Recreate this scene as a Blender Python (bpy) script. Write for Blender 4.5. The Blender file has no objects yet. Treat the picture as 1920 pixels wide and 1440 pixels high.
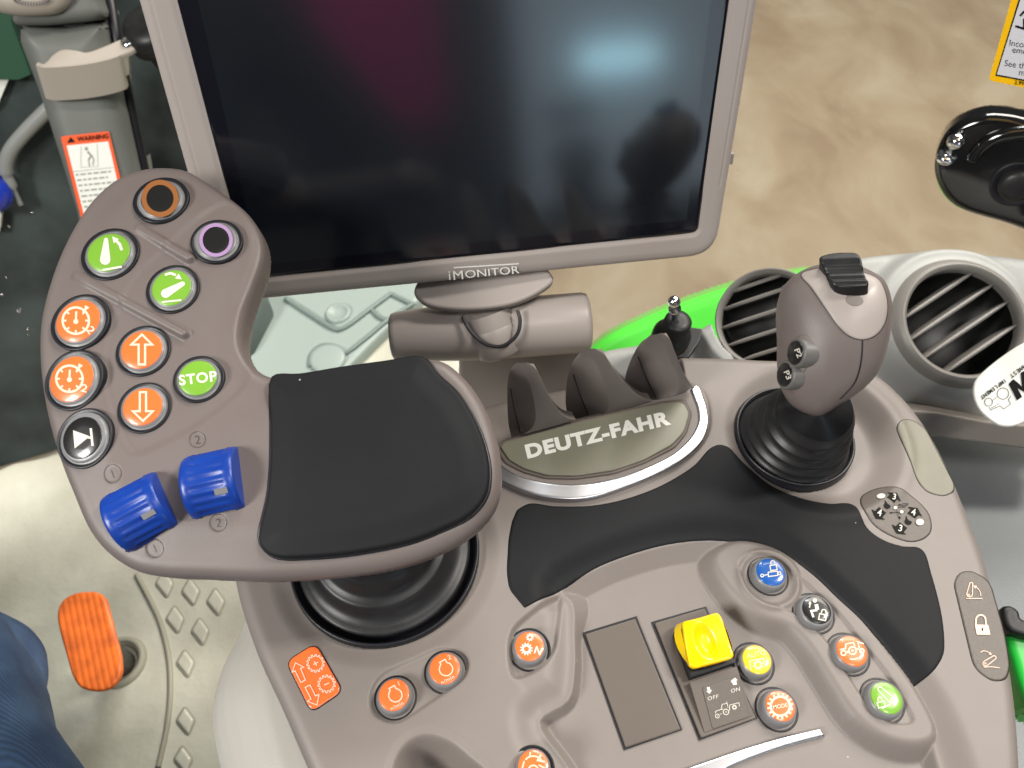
import bpy, math, random
import numpy as np
from mathutils import Vector
from mathutils.geometry import tessellate_polygon
random.seed(4); RNG = np.random.RandomState(7)
PI = math.pi
scene = bpy.context.scene
COL = scene.collection

# ------------------------------------------------------------------ camera model
PITCH = math.radians(54); FPX = 1400.0; CAM = np.array([0, 0, .34])
FW = np.array([0, math.cos(PITCH), -math.sin(PITCH)]); RT = np.array([1., 0, 0]); UP = np.array([0, math.sin(PITCH), math.cos(PITCH)])
def ray(p):
    p = np.atleast_2d(np.array(p, float))
    return FW + np.outer((p[:, 0]-960)/FPX, RT) - np.outer((p[:, 1]-720)/FPX, UP)
def at(x, y, t): return CAM + ray((x, y))[0]*t
def unit(v): v = np.array(v, float); return v/np.linalg.norm(v)
def onz(x, y, z):
    d = ray((x, y))[0]; return CAM + d*((z-CAM[2])/d[2])
def ony(x, y, Y):
    d = ray((x, y))[0]; return CAM + d*((Y-CAM[1])/d[1])

class Fr:
    def __init__(s, o, ez, ex=(1, 0, 0)):
        s.o = np.array(o, float); s.ez = unit(ez); ex = np.array(ex, float)
        s.ex = unit(ex - s.ez*np.dot(ex, s.ez)); s.ey = np.cross(s.ez, s.ex)
    def px(s, pts, h=0.):
        d = ray(pts); o = s.o + s.ez*h
        t = ((o-CAM)@s.ez)/(d@s.ez)
        P = CAM + d*t[:, None] - s.o
        return np.stack([P@s.ex, P@s.ey], 1)
    def w(s, uv, z=0.):
        uv = np.atleast_2d(uv); z = np.broadcast_to(z, (len(uv),))
        return s.o + np.outer(uv[:, 0], s.ex) + np.outer(uv[:, 1], s.ey) + np.outer(z, s.ez)

# ------------------------------------------------------------------ 2D curves
def cr(pts, n=8, closed=True):
    p = np.array(pts, float); N = len(p); out = []
    for i in range(N if closed else N-1):
        if closed: a, b, c, d = p[(i-1) % N], p[i], p[(i+1) % N], p[(i+2) % N]
        else: a, b, c, d = p[max(i-1, 0)], p[i], p[i+1], p[min(i+2, N-1)]
        # centripetal
        t0 = 0; t1 = t0+max(np.linalg.norm(b-a), 1e-9)**.5; t2 = t1+max(np.linalg.norm(c-b), 1e-9)**.5; t3 = t2+max(np.linalg.norm(d-c), 1e-9)**.5
        for k in range(n):
            t = t1+(t2-t1)*k/n
            A1 = (t1-t)/(t1-t0)*a+(t-t0)/(t1-t0)*b if t1 > t0+1e-4 else b
            A2 = (t2-t)/(t2-t1)*b+(t-t1)/(t2-t1)*c if t2 > t1 else b
            A3 = (t3-t)/(t3-t2)*c+(t-t2)/(t3-t2)*d if t3 > t2+1e-4 else c
            B1 = (t2-t)/(t2-t0)*A1+(t-t0)/(t2-t0)*A2; B2 = (t3-t)/(t3-t1)*A2+(t-t1)/(t3-t1)*A3
            out.append((t2-t)/(t2-t1)*B1+(t-t1)/(t2-t1)*B2)
    if not closed: out.append(p[-1])
    return np.array(out)
def rpoly(pts, r, n=6):
    p = np.array(pts, float); N = len(p); out = []
    rr = r if hasattr(r, '__len__') else [r]*N
    for i in range(N):
        a, b, c = p[i-1], p[i], p[(i+1) % N]; r_ = rr[i]
        if r_ <= 0: out.append(b); continue
        u = (a-b)/np.linalg.norm(a-b); v = (c-b)/np.linalg.norm(c-b)
        k = min(r_, np.linalg.norm(a-b)*.49, np.linalg.norm(c-b)*.49)
        for j in range(n+1):
            t = j/n; out.append((1-t)**2*(b+u*k)+2*t*(1-t)*b+t*t*(b+v*k))
    return np.array(out)
def circ(cx, cy, rx, ry=None, n=48, rot=0):
    ry = rx if ry is None else ry; a = np.linspace(0, 2*PI, n, endpoint=False)
    x = rx*np.cos(a); y = ry*np.sin(a); c, s = math.cos(rot), math.sin(rot)
    return np.stack([cx+x*c-y*s, cy+x*s+y*c], 1)
def area(p): x, y = p[:, 0], p[:, 1]; return .5*np.sum(x*np.roll(y, -1)-y*np.roll(x, -1))

def sdf(poly, X, Y):
    sh = X.shape; x = X.ravel(); y = Y.ravel(); best = np.full(x.shape, 1e9); cx = np.zeros_like(x); cy = np.zeros_like(x)
    ins = np.zeros(x.shape, bool); N = len(poly)
    for i in range(N):
        ax, ay = poly[i]; bx, by = poly[(i+1) % N]; ex, ey = bx-ax, by-ay; L = ex*ex+ey*ey
        if L < 1e-18: continue
        t = np.clip(((x-ax)*ex+(y-ay)*ey)/L, 0, 1); qx = ax+t*ex; qy = ay+t*ey
        d = (x-qx)**2+(y-qy)**2; m = d < best
        best = np.where(m, d, best); cx = np.where(m, qx, cx); cy = np.where(m, qy, cy)
        if ey != 0: ins ^= ((ay > y) != (by > y)) & (x < ex*(y-ay)/ey+ax)
    d = np.sqrt(best); d = np.where(ins, -d, d)
    return d.reshape(sh), cx.reshape(sh), cy.reshape(sh)
def dist(poly, X, Y, pad=.012):
    """signed distance, evaluated only near the polygon"""
    out = np.full(X.shape, 1.0); lo = poly.min(0)-pad; hi = poly.max(0)+pad
    m = (X > lo[0]) & (X < hi[0]) & (Y > lo[1]) & (Y < hi[1])
    if m.any(): out[m] = sdf(poly, X[m], Y[m])[0]
    return out
def ss(a, b, x): t = np.clip((x-a)/(b-a), 0, 1); return t*t*(3-2*t)

# ------------------------------------------------------------------ materials
def M(name, col, rough=.5, metal=0, bump=None, var=None, coat=0, spec=.5, trans=0, emit=None, ior=1.45, coatr=.08):
    m = bpy.data.materials.new(name); m.use_nodes = True; nt = m.node_tree; b = nt.nodes['Principled BSDF']
    b.inputs['Base Color'].default_value = (*col, 1); b.inputs['Roughness'].default_value = rough; b.inputs['Metallic'].default_value = metal
    b.inputs['Coat Weight'].default_value = coat; b.inputs['Coat Roughness'].default_value = coatr; b.inputs['Specular IOR Level'].default_value = spec
    b.inputs['Transmission Weight'].default_value = trans; b.inputs['IOR'].default_value = ior
    if emit: b.inputs['Emission Color'].default_value = (*emit[0], 1); b.inputs['Emission Strength'].default_value = emit[1]
    tc = nt.nodes.new('ShaderNodeTexCoord')
    if bump:
        n = nt.nodes.new('ShaderNodeTexNoise'); n.inputs['Scale'].default_value = bump[0]; n.inputs['Detail'].default_value = 3
        bp = nt.nodes.new('ShaderNodeBump'); bp.inputs['Strength'].default_value = bump[1]; bp.inputs['Distance'].default_value = bump[2] if len(bump) > 2 else .0003
        nt.links.new(tc.outputs['Object'], n.inputs['Vector']); nt.links.new(n.outputs['Fac'], bp.inputs['Height']); nt.links.new(bp.outputs[0], b.inputs['Normal'])
    if var:
        n = nt.nodes.new('ShaderNodeTexNoise'); n.inputs['Scale'].default_value = var[0]; n.inputs['Detail'].default_value = 5
        r = nt.nodes.new('ShaderNodeValToRGB'); c2 = var[1]
        r.color_ramp.elements[0].position = .3; r.color_ramp.elements[1].position = .7
        r.color_ramp.elements[0].color = (*col, 1); r.color_ramp.elements[1].color = (*c2, 1)
        nt.links.new(tc.outputs['Object'], n.inputs['Vector']); nt.links.new(n.outputs['Fac'], r.inputs[0]); nt.links.new(r.outputs[0], b.inputs['Base Color'])
    return m
def sr(r, g, b):
    f = lambda c: (c/255/12.92 if c <= 10 else ((c/255+.055)/1.055)**2.4)
    return (f(r), f(g), f(b))
TAUPE = (.188, .164, .150); 
m_taupe = M('taupe_plastic', TAUPE, .5, bump=(1900, .28, .00022), var=(60, (.179, .156, .143)))
m_lev = M('lever_plastic', (.138, .115, .108), .46, bump=(1900, .3, .00022), var=(50, (.134, .109, .102)))
m_taupe_dk = M('taupe_plastic_darker', (.13, .105, .09), .5, bump=(1900, .25, .0002))
m_taupe_s = M('taupe_smooth_plastic', (.33, .292, .27), .38, bump=(1500, .15, .0001))
m_cover = M('cover_plastic', (.105, .086, .072), .42, bump=(2500, .12, .0001), var=(30, (.098, .08, .067)))
m_soft = M('soft_touch_black', (.0075, .008, .0093), .6, spec=.2, bump=(2600, .45, .0002), var=(22, (.010, .0106, .012)))
def specks(m):
    nt = m.node_tree; b = nt.nodes['Principled BSDF']; L = nt.links.new; src = b.inputs['Base Color'].links[0].from_socket
    tc = nt.nodes.new('ShaderNodeTexCoord'); v = nt.nodes.new('ShaderNodeTexVoronoi'); v.inputs['Scale'].default_value = 150; L(tc.outputs['Object'], v.inputs['Vector'])
    a = nt.nodes.new('ShaderNodeMath'); a.operation = 'LESS_THAN'; a.inputs[1].default_value = .055; L(v.outputs['Distance'], a.inputs[0])
    sp_ = nt.nodes.new('ShaderNodeSeparateColor'); L(v.outputs['Color'], sp_.inputs[0])
    g = nt.nodes.new('ShaderNodeMath'); g.operation = 'GREATER_THAN'; g.inputs[1].default_value = .93; L(sp_.outputs[0], g.inputs[0])
    mu = nt.nodes.new('ShaderNodeMath'); mu.operation = 'MULTIPLY'; L(a.outputs[0], mu.inputs[0]); L(g.outputs[0], mu.inputs[1])
    mx = nt.nodes.new('ShaderNodeMixRGB'); L(mu.outputs[0], mx.inputs[0]); L(src, mx.inputs[1]); mx.inputs[2].default_value = (.35, .33, .3, 1); L(mx.outputs[0], b.inputs['Base Color'])
specks(m_soft); specks(m_taupe)
m_rub = M('black_rubber', (.009, .009, .0098), .4, spec=.38, bump=(220, .15, .0004), var=(90, (.017, .017, .018)))
m_gap = M('gasket_black', (.008, .008, .011), .4)
m_gloss = M('gloss_black_paint', (.006, .006, .0065), .1, coat=1)
m_cap = M('button_grey', (.18, .18, .185), .38, coat=.15, coatr=.2)
m_cap2 = M('side_button_grey', (.11, .105, .1), .45)
m_orange = M('orange_face', (.78, .15, .035), .3, coat=.35)
m_green = M('green_face', (.165, .36, .035), .3, coat=.35)
m_yel = M('amber_face', (.82, .5, .02), .3, coat=.35)
m_bluef = M('blue_face', (.01, .09, .36), .25, coat=.5)
m_black = M('black_face', (.012, .012, .012), .3, coat=.4)
m_white = M('white_print', (.6, .57, .5), .5)
m_pinkw = M('pale_print', (.75, .52, .4), .45)
m_copper = M('copper_ring', (.25, .095, .03), .4)
m_violet = M('violet_ring', (.33, .21, .38), .4)
m_blue = M('blue_wheel', (.006, .040, .27), .34, bump=(1200, .1, .0001), var=(120, (.006, .035, .24)))
m_silver = M('satin_silver', (.62, .62, .64), .3, metal=1)
m_olive = M('olive_plate', (.2, .195, .145), .34, coat=.1, coatr=.3, bump=(3500, .2, .00006), var=(25, (.18, .175, .13)))
m_logo = M('pale_logo_print', (.8, .8, .74), .35)
m_lab = M('function_label_film', (.095, .078, .066), .42, spec=.5, bump=(1800, .5, .0003))
m_yelsw = M('yellow_plastic', (.80, .55, .0), .28, coat=.3, bump=(300, .05, .0002))
m_dash = M('dash_grey_plastic', (.34, .345, .33), .5, bump=(1300, .3, .0003), var=(20, (.32, .325, .31)))
m_dashd = M('vent_grey_plastic', (.19, .178, .162), .42, bump=(1300, .2, .0002))
m_void = M('vent_black', (.004, .004, .004), .5)
m_dashside = M('dash_side_plastic', (.19, .17, .15), .5, bump=(1300, .3, .0003))
m_sidegrey = M('side_grey_plastic', (.25, .265, .27), .5, bump=(900, .6, .0006), var=(14, (.225, .24, .245)))
m_fender = M('bright_green_paint', (.11, .8, .07), .3, coat=.5)
m_greenp = M('green_plastic', (.02, .5, .05), .35, coat=.2)
m_chrome = M('zinc_steel', (.8, .81, .83), .12, metal=1)
m_pillar = M('pillar_grey', (.125, .132, .12), .5, bump=(500, .3, .0005), var=(6, (.14, .145, .135)))
m_hook = M('hook_beige_plastic', (.37, .33, .285), .5)
m_glassdk = M('dark_glass_painted_reflections', (.012, .015, .015), .22, var=(4.5, (.10, .125, .12)))  # paler grey-green mottling paints reflections into the dark glass
m_screen = M('screen_glass', (.005, .0055, .009), .1, spec=.9)
m_lcd = M('screen_panel', (.007, .009, .012), .13, spec=1.0)
m_matw = M('pale_floor_mat', (.6, .6, .5), .3, coat=.4, coatr=.2, bump=(45, .6, .003), var=(9, (.42, .41, .33)))
m_matg = M('pale_green_floor', (.30, .36, .33), .35, bump=(40, .3, .002), var=(9, (.3, .36, .33)))
m_matgd = M('pressed_green_floor', (.2, .255, .232), .4, var=(9, (.16, .21, .19)))
m_groove = M('mat_groove', (.32, .31, .24), .5)
m_ped = M('pedestal_plastic', (.44, .42, .375), .48, bump=(700, .2, .0003), var=(12, (.41, .39, .35)))
m_pedal = M('worn_orange_paint', (.9, .19, .025), .42, var=(60, (.5, .1, .02)))
m_stick = M('white_sticker_film', (.78, .79, .74), .3, coat=.2)
m_ink = M('black_ink', (.006, .006, .006), .6, spec=.15)
m_olive2 = M('olive_blank', (.155, .148, .112), .38, spec=.4, bump=(2500, .3, .0001), var=(90, (.175, .165, .125)))
m_warn = M('orange_warning_ink', (.82, .1, .02), .4)
m_sty = M('yellow_warning_ink', (.9, .5, .0), .35)
m_stgrey = M('grey_white_film', (.62, .62, .66), .35)
m_skin = M('skin', (.5, .3, .22), .5); m_hair = M('dark_hair', (.02, .015, .012), .6); m_shirt = M('dark_jacket', (.02, .022, .03), .8)
m_mag = M('magenta_banner', (.45, .03, .2), .6)
m_steelc = M('grey_cable', (.25, .26, .25), .4)
m_engr = M('engraved_mark', (.05, .04, .036), .5)

# ------------------------------------------------------------------ linking
ORIG = {}
def root(name, loc, label, cat, group=None):
    o = bpy.data.objects.new(name, None); COL.objects.link(o); o.location = tuple(loc); o.empty_display_size = .02
    o['label'] = label; o['category'] = cat
    if group: o['group'] = group
    ORIG[o.name] = np.array(loc, float); return o
def link(name, V, faces, mat, parent=None, smooth=True, label=None, cat=None, kind=None, group=None, loc=None):
    V = np.array(V, float)
    if parent is not None: og = ORIG[parent.name]
    else: og = np.array(loc if loc is not None else V.mean(0), float)
    me = bpy.data.meshes.new(name)
    if isinstance(faces, np.ndarray):
        V2 = (V-og).astype(np.float32); me.vertices.add(len(V2)); me.vertices.foreach_set('co', V2.ravel())
        n = len(faces); k = faces.shape[1]; me.loops.add(n*k); me.loops.foreach_set('vertex_index', faces.ravel().astype(np.int32))
        me.polygons.add(n); me.polygons.foreach_set('loop_start', np.arange(0, n*k, k, dtype=np.int32)); me.polygons.foreach_set('loop_total', np.full(n, k, dtype=np.int32))
        me.update(calc_edges=True)
    else: me.from_pydata([tuple(v) for v in (V-og)], [], faces)
    me.validate()
    me.polygons.foreach_set('use_smooth', [smooth]*len(me.polygons))
    if mat: me.materials.append(mat)
    o = bpy.data.objects.new(name, me); COL.objects.link(o)
    if parent is not None: o.parent = parent; ORIG[o.name] = og
    else: o.location = tuple(og); ORIG[o.name] = og
    if label: o['label'] = label
    if cat: o['category'] = cat
    if kind: o['kind'] = kind
    if group: o['group'] = group
    return o
def ewsplit(o, ang=35):
    """sharp edges above an angle stay sharp"""
    o.data.set_sharp_from_angle(angle=math.radians(ang)); return o

def slab(name, out, fr, res, R, depth, mat, parent=None, hfun=None, lift=0., bot=False, holes=(), wall=7, **kw):
    """a solid panel: outline in frame coordinates, rounded rim of radius R, walls going down by depth"""
    if area(out) < 0: out = out[::-1]
    seg = max(res*.8, 1e-5)
    mrg = wall*res; lo = out.min(0)-mrg-res; hi = out.max(0)+mrg+res
    nx = int((hi[0]-lo[0])/res)+2; ny = int((hi[1]-lo[1])/res)+2
    X, Y = np.meshgrid(lo[0]+np.arange(nx)*res, lo[1]+np.arange(ny)*res)
    d, cx, cy = sdf(out, X, Y)
    S = R*PI/2; prof = [(0., -R, 0.)]
    for k in range(1, 9):
        a = k/8*PI/2; prof.append((S*k/8, -R+R*math.sin(a), R*(1-math.cos(a))))
    Lw = mrg+R-S; rest = [(1., 0, depth)] if not bot else [(.5, 0, depth-bot), (.65, -bot*.3, depth-bot*.3), (.8, -bot, depth), (1., -bot*3, depth)]
    for f, o_, dr in rest: prof.append((S+Lw*f, o_, dr))
    prof = np.array(prof); s = d+R
    off = np.interp(s, prof[:, 0], prof[:, 1]); drop = np.interp(s, prof[:, 0], prof[:, 2])
    ad = np.abs(d)+1e-12; sg = np.sign(d); nxn = (X-cx)/ad*sg; nyn = (Y-cy)/ad*sg
    mv = d > -R
    # points very near the outline: normal is ill-defined, use gradient of d
    gy, gx = np.gradient(d, res); gl = np.sqrt(gx*gx+gy*gy)+1e-9; near = ad < res*.05
    nxn = np.where(near, gx/gl, nxn); nyn = np.where(near, gy/gl, nyn)
    PX = np.where(mv, cx+nxn*off, X); PY = np.where(mv, cy+nyn*off, Y)
    H = np.full(X.shape, lift)
    if hfun is not None: H = H+hfun(PX, PY)
    Z = H-np.where(mv, drop, 0)
    keep = d <= mrg+res*1e-3
    for (hp, hr, hd) in holes:
        dh, hx, hy = sdf(hp, PX, PY); q = -dh  # positive inside the hole
        keep &= q < 3.2*res
        b = q > -hr; a = np.abs(dh)+1e-12; ux = (PX-hx)/a*np.sign(dh); uy = (PY-hy)/a*np.sign(dh)
        s2 = q+hr; S2 = hr*PI/2; an = np.clip(s2/hr, 0, PI/2) if hr > 0 else 0
        offi = np.where(s2 < S2, hr-hr*np.sin(an), 0); dr = np.where(s2 < S2, hr*(1-np.cos(an)), hr+(s2-S2)/(3*res)*hd)
        PX = np.where(b, hx+ux*offi, PX); PY = np.where(b, hy+uy*offi, PY); Z = np.where(b, Z-dr, Z)
    c = keep[:-1, :-1] & keep[1:, :-1] & keep[:-1, 1:] & keep[1:, 1:]
    idx = np.arange(nx*ny).reshape(ny, nx); j, i = np.nonzero(c)
    F = np.stack([idx[j, i], idx[j, i+1], idx[j+1, i+1], idx[j+1, i]], 1)
    used = np.unique(F); rm = np.zeros(nx*ny, int); rm[used] = np.arange(len(used))
    V = fr.w(np.stack([PX.ravel(), PY.ravel()], 1)[used], Z.ravel()[used])
    return link(name, V, rm[F], mat, parent, **kw)

def lathe(name, prof, c, ez, mat, parent=None, n=56, ex=(1, 0, 0), cap=True, **kw):
    """prof: (radius, height) pairs about the axis ez through c"""
    fr = Fr(c, ez, ex if abs(np.dot(unit(ez), unit(ex))) < .95 else (0, 1, 0)); V = []; Fc = []
    for r, z in prof: V += list(fr.w(circ(0, 0, max(r, 1e-6), n=n), z))
    for k in range(len(prof)-1):
        for i in range(n): a = k*n+i; b = k*n+(i+1) % n; Fc.append((a, b, b+n, a+n))
    if cap: Fc.append(tuple(range((len(prof)-1)*n, len(prof)*n)))
    return link(name, V, Fc, mat, parent, **kw)
def tube(name, path, rad, mat, parent=None, n=16, cap=True, flat=None, **kw):
    P = np.array(path, float); N = len(P); rad = np.broadcast_to(rad, (N,)); V = []; Fc = []
    up = np.array([0, 0, 1.]) if flat is None else np.array(flat, float)
    for i in range(N):
        t = unit(P[min(i+1, N-1)]-P[max(i-1, 0)]); u = np.cross(up, t)
        if np.linalg.norm(u) < 1e-4: u = np.cross((0, 1, 0), t)
        u = unit(u); v = np.cross(t, u)
        for k in range(n): a = 2*PI*k/n; V.append(P[i]+rad[i]*(math.cos(a)*u+math.sin(a)*v))
    for i in range(N-1):
        for k in range(n): a = i*n+k; b = i*n+(k+1) % n; Fc.append((a, b, b+n, a+n))
    if cap: Fc.append(tuple(range(n))[::-1]); Fc.append(tuple(range((N-1)*n, N*n)))
    return link(name, V, Fc, mat, parent, **kw)
def prism(name, out, fr, h0, h1, mat, parent=None, bev=0, smooth=False, **kw):
    """straight-sided solid between two heights of a frame; bev chamfers the top rim"""
    if area(out) < 0: out = out[::-1]
    N = len(out); rings = [(out, h0), (out, h1-bev)]
    if bev:
        for k in (1, 2, 3):
            a = k/3*PI/2; rings.append((inset(out, bev*(1-math.cos(a))), h1-bev+bev*math.sin(a)))
    V = []; Fc = []
    for p, h in rings: V += list(fr.w(p, h))
    for k in range(len(rings)-1):
        for i in range(N): a = k*N+i; b = k*N+(i+1) % N; Fc.append((a, b, b+N, a+N))
    top = (len(rings)-1)*N
    for t in tessellate_polygon([[Vector((*q, 0)) for q in rings[-1][0]]]): Fc.append(tuple(top+i for i in t))
    for t in tessellate_polygon([[Vector((*q, 0)) for q in out]]): Fc.append(tuple(i for i in t[::-1]))
    o = link(name, V, Fc, mat, parent, smooth=smooth, **kw)
    import bmesh
    b = bmesh.new(); b.from_mesh(o.data); bmesh.ops.recalc_face_normals(b, faces=b.faces); b.to_mesh(o.data); b.free()
    if smooth: ewsplit(o, 14)
    return o
def inset(p, d):
    N = len(p); q = np.zeros_like(p)
    for i in range(N):
        a = p[i-1]; b = p[i]; c = p[(i+1) % N]
        n1 = np.array([-(b-a)[1], (b-a)[0]]); n2 = np.array([-(c-b)[1], (c-b)[0]])
        n1 = n1/(np.linalg.norm(n1)+1e-12); n2 = n2/(np.linalg.norm(n2)+1e-12); m = n1+n2; m = m/(np.linalg.norm(m)+1e-12)
        q[i] = b+m*d/max(np.dot(m, n1), .4)
    return q

# ------------------------------------------------------------------ flat printed marks
def stroke(pts, w, closed=False):
    p = np.array(pts, float); N = len(p); L = []; R = []
    for i in range(N):
        a = p[i-1] if (closed or i > 0) else None; c = p[(i+1) % N] if (closed or i < N-1) else None; b = p[i]
        ds = [unit(v) for v in ([b-a] if a is not None else [])+([c-b] if c is not None else [])]
        ns = [np.array([-d[1], d[0]]) for d in ds]; m = sum(ns); m = m/(np.linalg.norm(m)+1e-9); k = 1/max(np.dot(m, ns[0]), .45)
        L.append(b+m*w/2*k); R.append(b-m*w/2*k)
    V = L+R; F = [(i, (i+1) % N, N+(i+1) % N, N+i) for i in range(N if closed else N-1)]
    return np.array(V), F
TXT = {}
def textmesh(s, off=0., sp=1.):
    key = (s, off, sp)
    if key not in TXT:
        c = bpy.data.curves.new('t', 'FONT'); c.body = s; c.size = 1; c.offset = off; c.space_character = sp; c.resolution_u = 4; c.fill_mode = 'FRONT'
        o = bpy.data.objects.new('t', c); COL.objects.link(o); bpy.context.view_layer.update()
        me = o.evaluated_get(bpy.context.evaluated_depsgraph_get()).to_mesh()
        V = np.array([v.co[:2] for v in me.vertices]); F = [tuple(p.vertices) for p in me.polygons]
        bpy.data.objects.remove(o); bpy.data.curves.remove(c); TXT[key] = (V, F)
    return TXT[key]
def marks(name, items, fr, h, mat, parent, c=(0, 0), R=1., step=8e-6, hf=None, flip=1, **kw):
    """items in picture-like units (x right, y up, scaled by R px about c) laid on the frame's plane at height h"""
    V = []; F = []; k = 0
    for it in items:
        ty = it[0]
        if ty == 'l': v, f = stroke(it[1], it[2], len(it) > 3 and it[3])
        elif ty == 'f':
            v = np.array(it[1], float); f = [tuple(t) for t in tessellate_polygon([[Vector((*q, 0)) for q in v]])]
        elif ty == 'h':  # filled polygon with a hole (equal point counts): ring
            a = np.array(it[1], float); b = np.array(it[2], float); n = len(a); v = np.vstack([a, b]); f = [(i, (i+1) % n, n+(i+1) % n, n+i) for i in range(n)]
        elif ty == 'c': v, f = stroke(circ(it[1], it[2], it[3], n=28), it[4], True)
        elif ty == 'd': v = circ(it[1], it[2], it[3], it[4] if len(it) > 4 else None, n=24); f = [tuple(range(24))]
        elif ty == 't':
            _, s, x, y, hh, rot = it[:6]; off = it[6] if len(it) > 6 else .01; wd = it[7] if len(it) > 7 else 1.; sl = it[8] if len(it) > 8 else 0.; sp = it[9] if len(it) > 9 else 1.
            v0, f = textmesh(s, off, sp); v = v0.copy(); mn, mx = v.min(0), v.max(0); cen = (mn+mx)/2
            cap = .7; v = (v-cen)/cap*hh; v[:, 0] += v[:, 1]*sl; v[:, 0] *= wd; a = math.radians(rot); cc, s_ = math.cos(a), math.sin(a)
            v = np.stack([x+v[:, 0]*cc-v[:, 1]*s_, y+v[:, 0]*s_+v[:, 1]*cc], 1)
        pxs = np.stack([c[0]+v[:, 0]*R, c[1]-v[:, 1]*R], 1)
        hh_ = h+k*step; uv = fr.px(pxs, hh_)
        zz = hh_ if hf is None else hh_+hf(uv[:, 0], uv[:, 1])
        b = len(V); V += list(fr.w(uv, zz)); F += [tuple(b+i for i in q) for q in f]; k += 1
    o = link(name, V, F, mat, parent, smooth=False, **kw)
    # all faces look along +ez
    nz = fr.ez; me = o.data
    me.update()
    fl = [p.index for p in me.polygons if p.normal.dot(Vector(nz)) < 0]
    if fl:
        import bmesh
        bm = bmesh.new(); bm.from_mesh(me); bm.faces.ensure_lookup_table(); bmesh.ops.reverse_faces(bm, faces=[bm.faces[i] for i in fl]); bm.to_mesh(me); bm.free()
    return o
def arc(cx, cy, r, a0, a1, n=12, ry=None):
    a = np.radians(np.linspace(a0, a1, n)); return np.stack([cx+r*np.cos(a), cy+(ry or r)*np.sin(a)], 1)
def rot2(p, deg, c=(0, 0)):
    a = math.radians(deg); p = np.array(p, float)-c; return np.stack([p[:, 0]*math.cos(a)-p[:, 1]*math.sin(a), p[:, 0]*math.sin(a)+p[:, 1]*math.cos(a)], 1)+c
def gear(cx, cy, r, n=12, dep=.16, ph=0):
    out = []
    for i in range(n):
        for q, rr in ((.0, 1-dep), (.18, 1-dep), (.26, 1), (.62, 1), (.7, 1-dep)):
            a = 2*PI*(i+q)/n+ph; out.append((cx+r*rr*math.cos(a), cy+r*rr*math.sin(a)))
    return np.array(out)
def droplink(x0, y0, r0, x1, y1, r1):
    """a tapered lift arm: two round ends of unequal size"""
    a = math.atan2(y1-y0, x1-x0); A = [(x0+r0*math.cos(a+PI/2+t), y0+r0*math.sin(a+PI/2+t)) for t in np.linspace(0, PI, 10)]
    B = [(x1+r1*math.cos(a-PI/2+t), y1+r1*math.sin(a-PI/2+t)) for t in np.linspace(0, PI, 8)]
    return A+B
def arrow_out(x, y0, y1, w, hw, hl, rot=0, c=(0, 0)):
    s = 1 if y1 > y0 else -1
    p = [(x-w, y0), (x-w, y1-s*hl), (x-hw, y1-s*hl), (x, y1), (x+hw, y1-s*hl), (x+w, y1-s*hl), (x+w, y0)]
    return rot2(p, rot, c)
def head(x, y, ang, s):
    return rot2([(x+s, y), (x-s*.6, y+s*.8), (x-s*.6, y-s*.8)], ang, (x, y))

# ------------------------------------------------------------------ frames
FC = Fr((0, 0, 0), (0, 0, 1))
P_TILT = math.radians(18)
FP = Fr(onz(700, 900, .075), (0, -math.sin(P_TILT), math.cos(P_TILT)))

def button(parent, fr, c, rg, rb, rf, lift, facem, items=None, im=m_white, base=0., N=None, rings=None, label=None, capm=None, gaph=.0005, tp=.95):
    """a round push button: dark gasket, grey body, coloured face, printed symbol. c and radii in px"""
    fb = fr if N is None else Fr(fr.w(fr.px([c], base), base)[0], N, fr.ex)
    b0 = base if N is None else 0.
    cc = fb.px([c], b0+lift)[0]; sc = np.linalg.norm(fb.px([(c[0]+30, c[1])], b0+lift)[0]-cc)/30
    rg, rb, rf_ = rg*sc, rb*sc, rf*sc; o = fb.w([cc], b0)[0]
    e = min(.0014, rb*.16)
    body = lathe('button', [(rb, -.004), (rb, lift*.3), (rb*tp, lift-e), (rb*tp-e*.3, lift-e*.3), (rb*tp-e*.8, lift), (rf_*.98, lift+.0001)], o, fb.ez, capm or m_cap, parent, label=label)
    lathe('gasket', [(rb*.99, gaph-.001), (rg-.0004, gaph), (rg, gaph-.0003), (rg+.0001, -.003)], o, fb.ez, m_gap, body, cap=False)
    lathe('face', [(rf_, lift-.0002), (rf_, lift+.0002), (rf_-.0003, lift+.0004), (rf_*.5, lift+.00044)], o, fb.ez, facem, body)
    if items: marks('symbol', items, fb, b0+lift+.00052, im, body, c=c, R=rf)
    if rings:
        for (ri, ro, rm) in rings: marks('ring', [('h', circ(0, 0, ro, n=40), circ(0, 0, ri, n=40))], fb, b0+lift+.00052, rm, body, c=c, R=1.)
    return body

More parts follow.
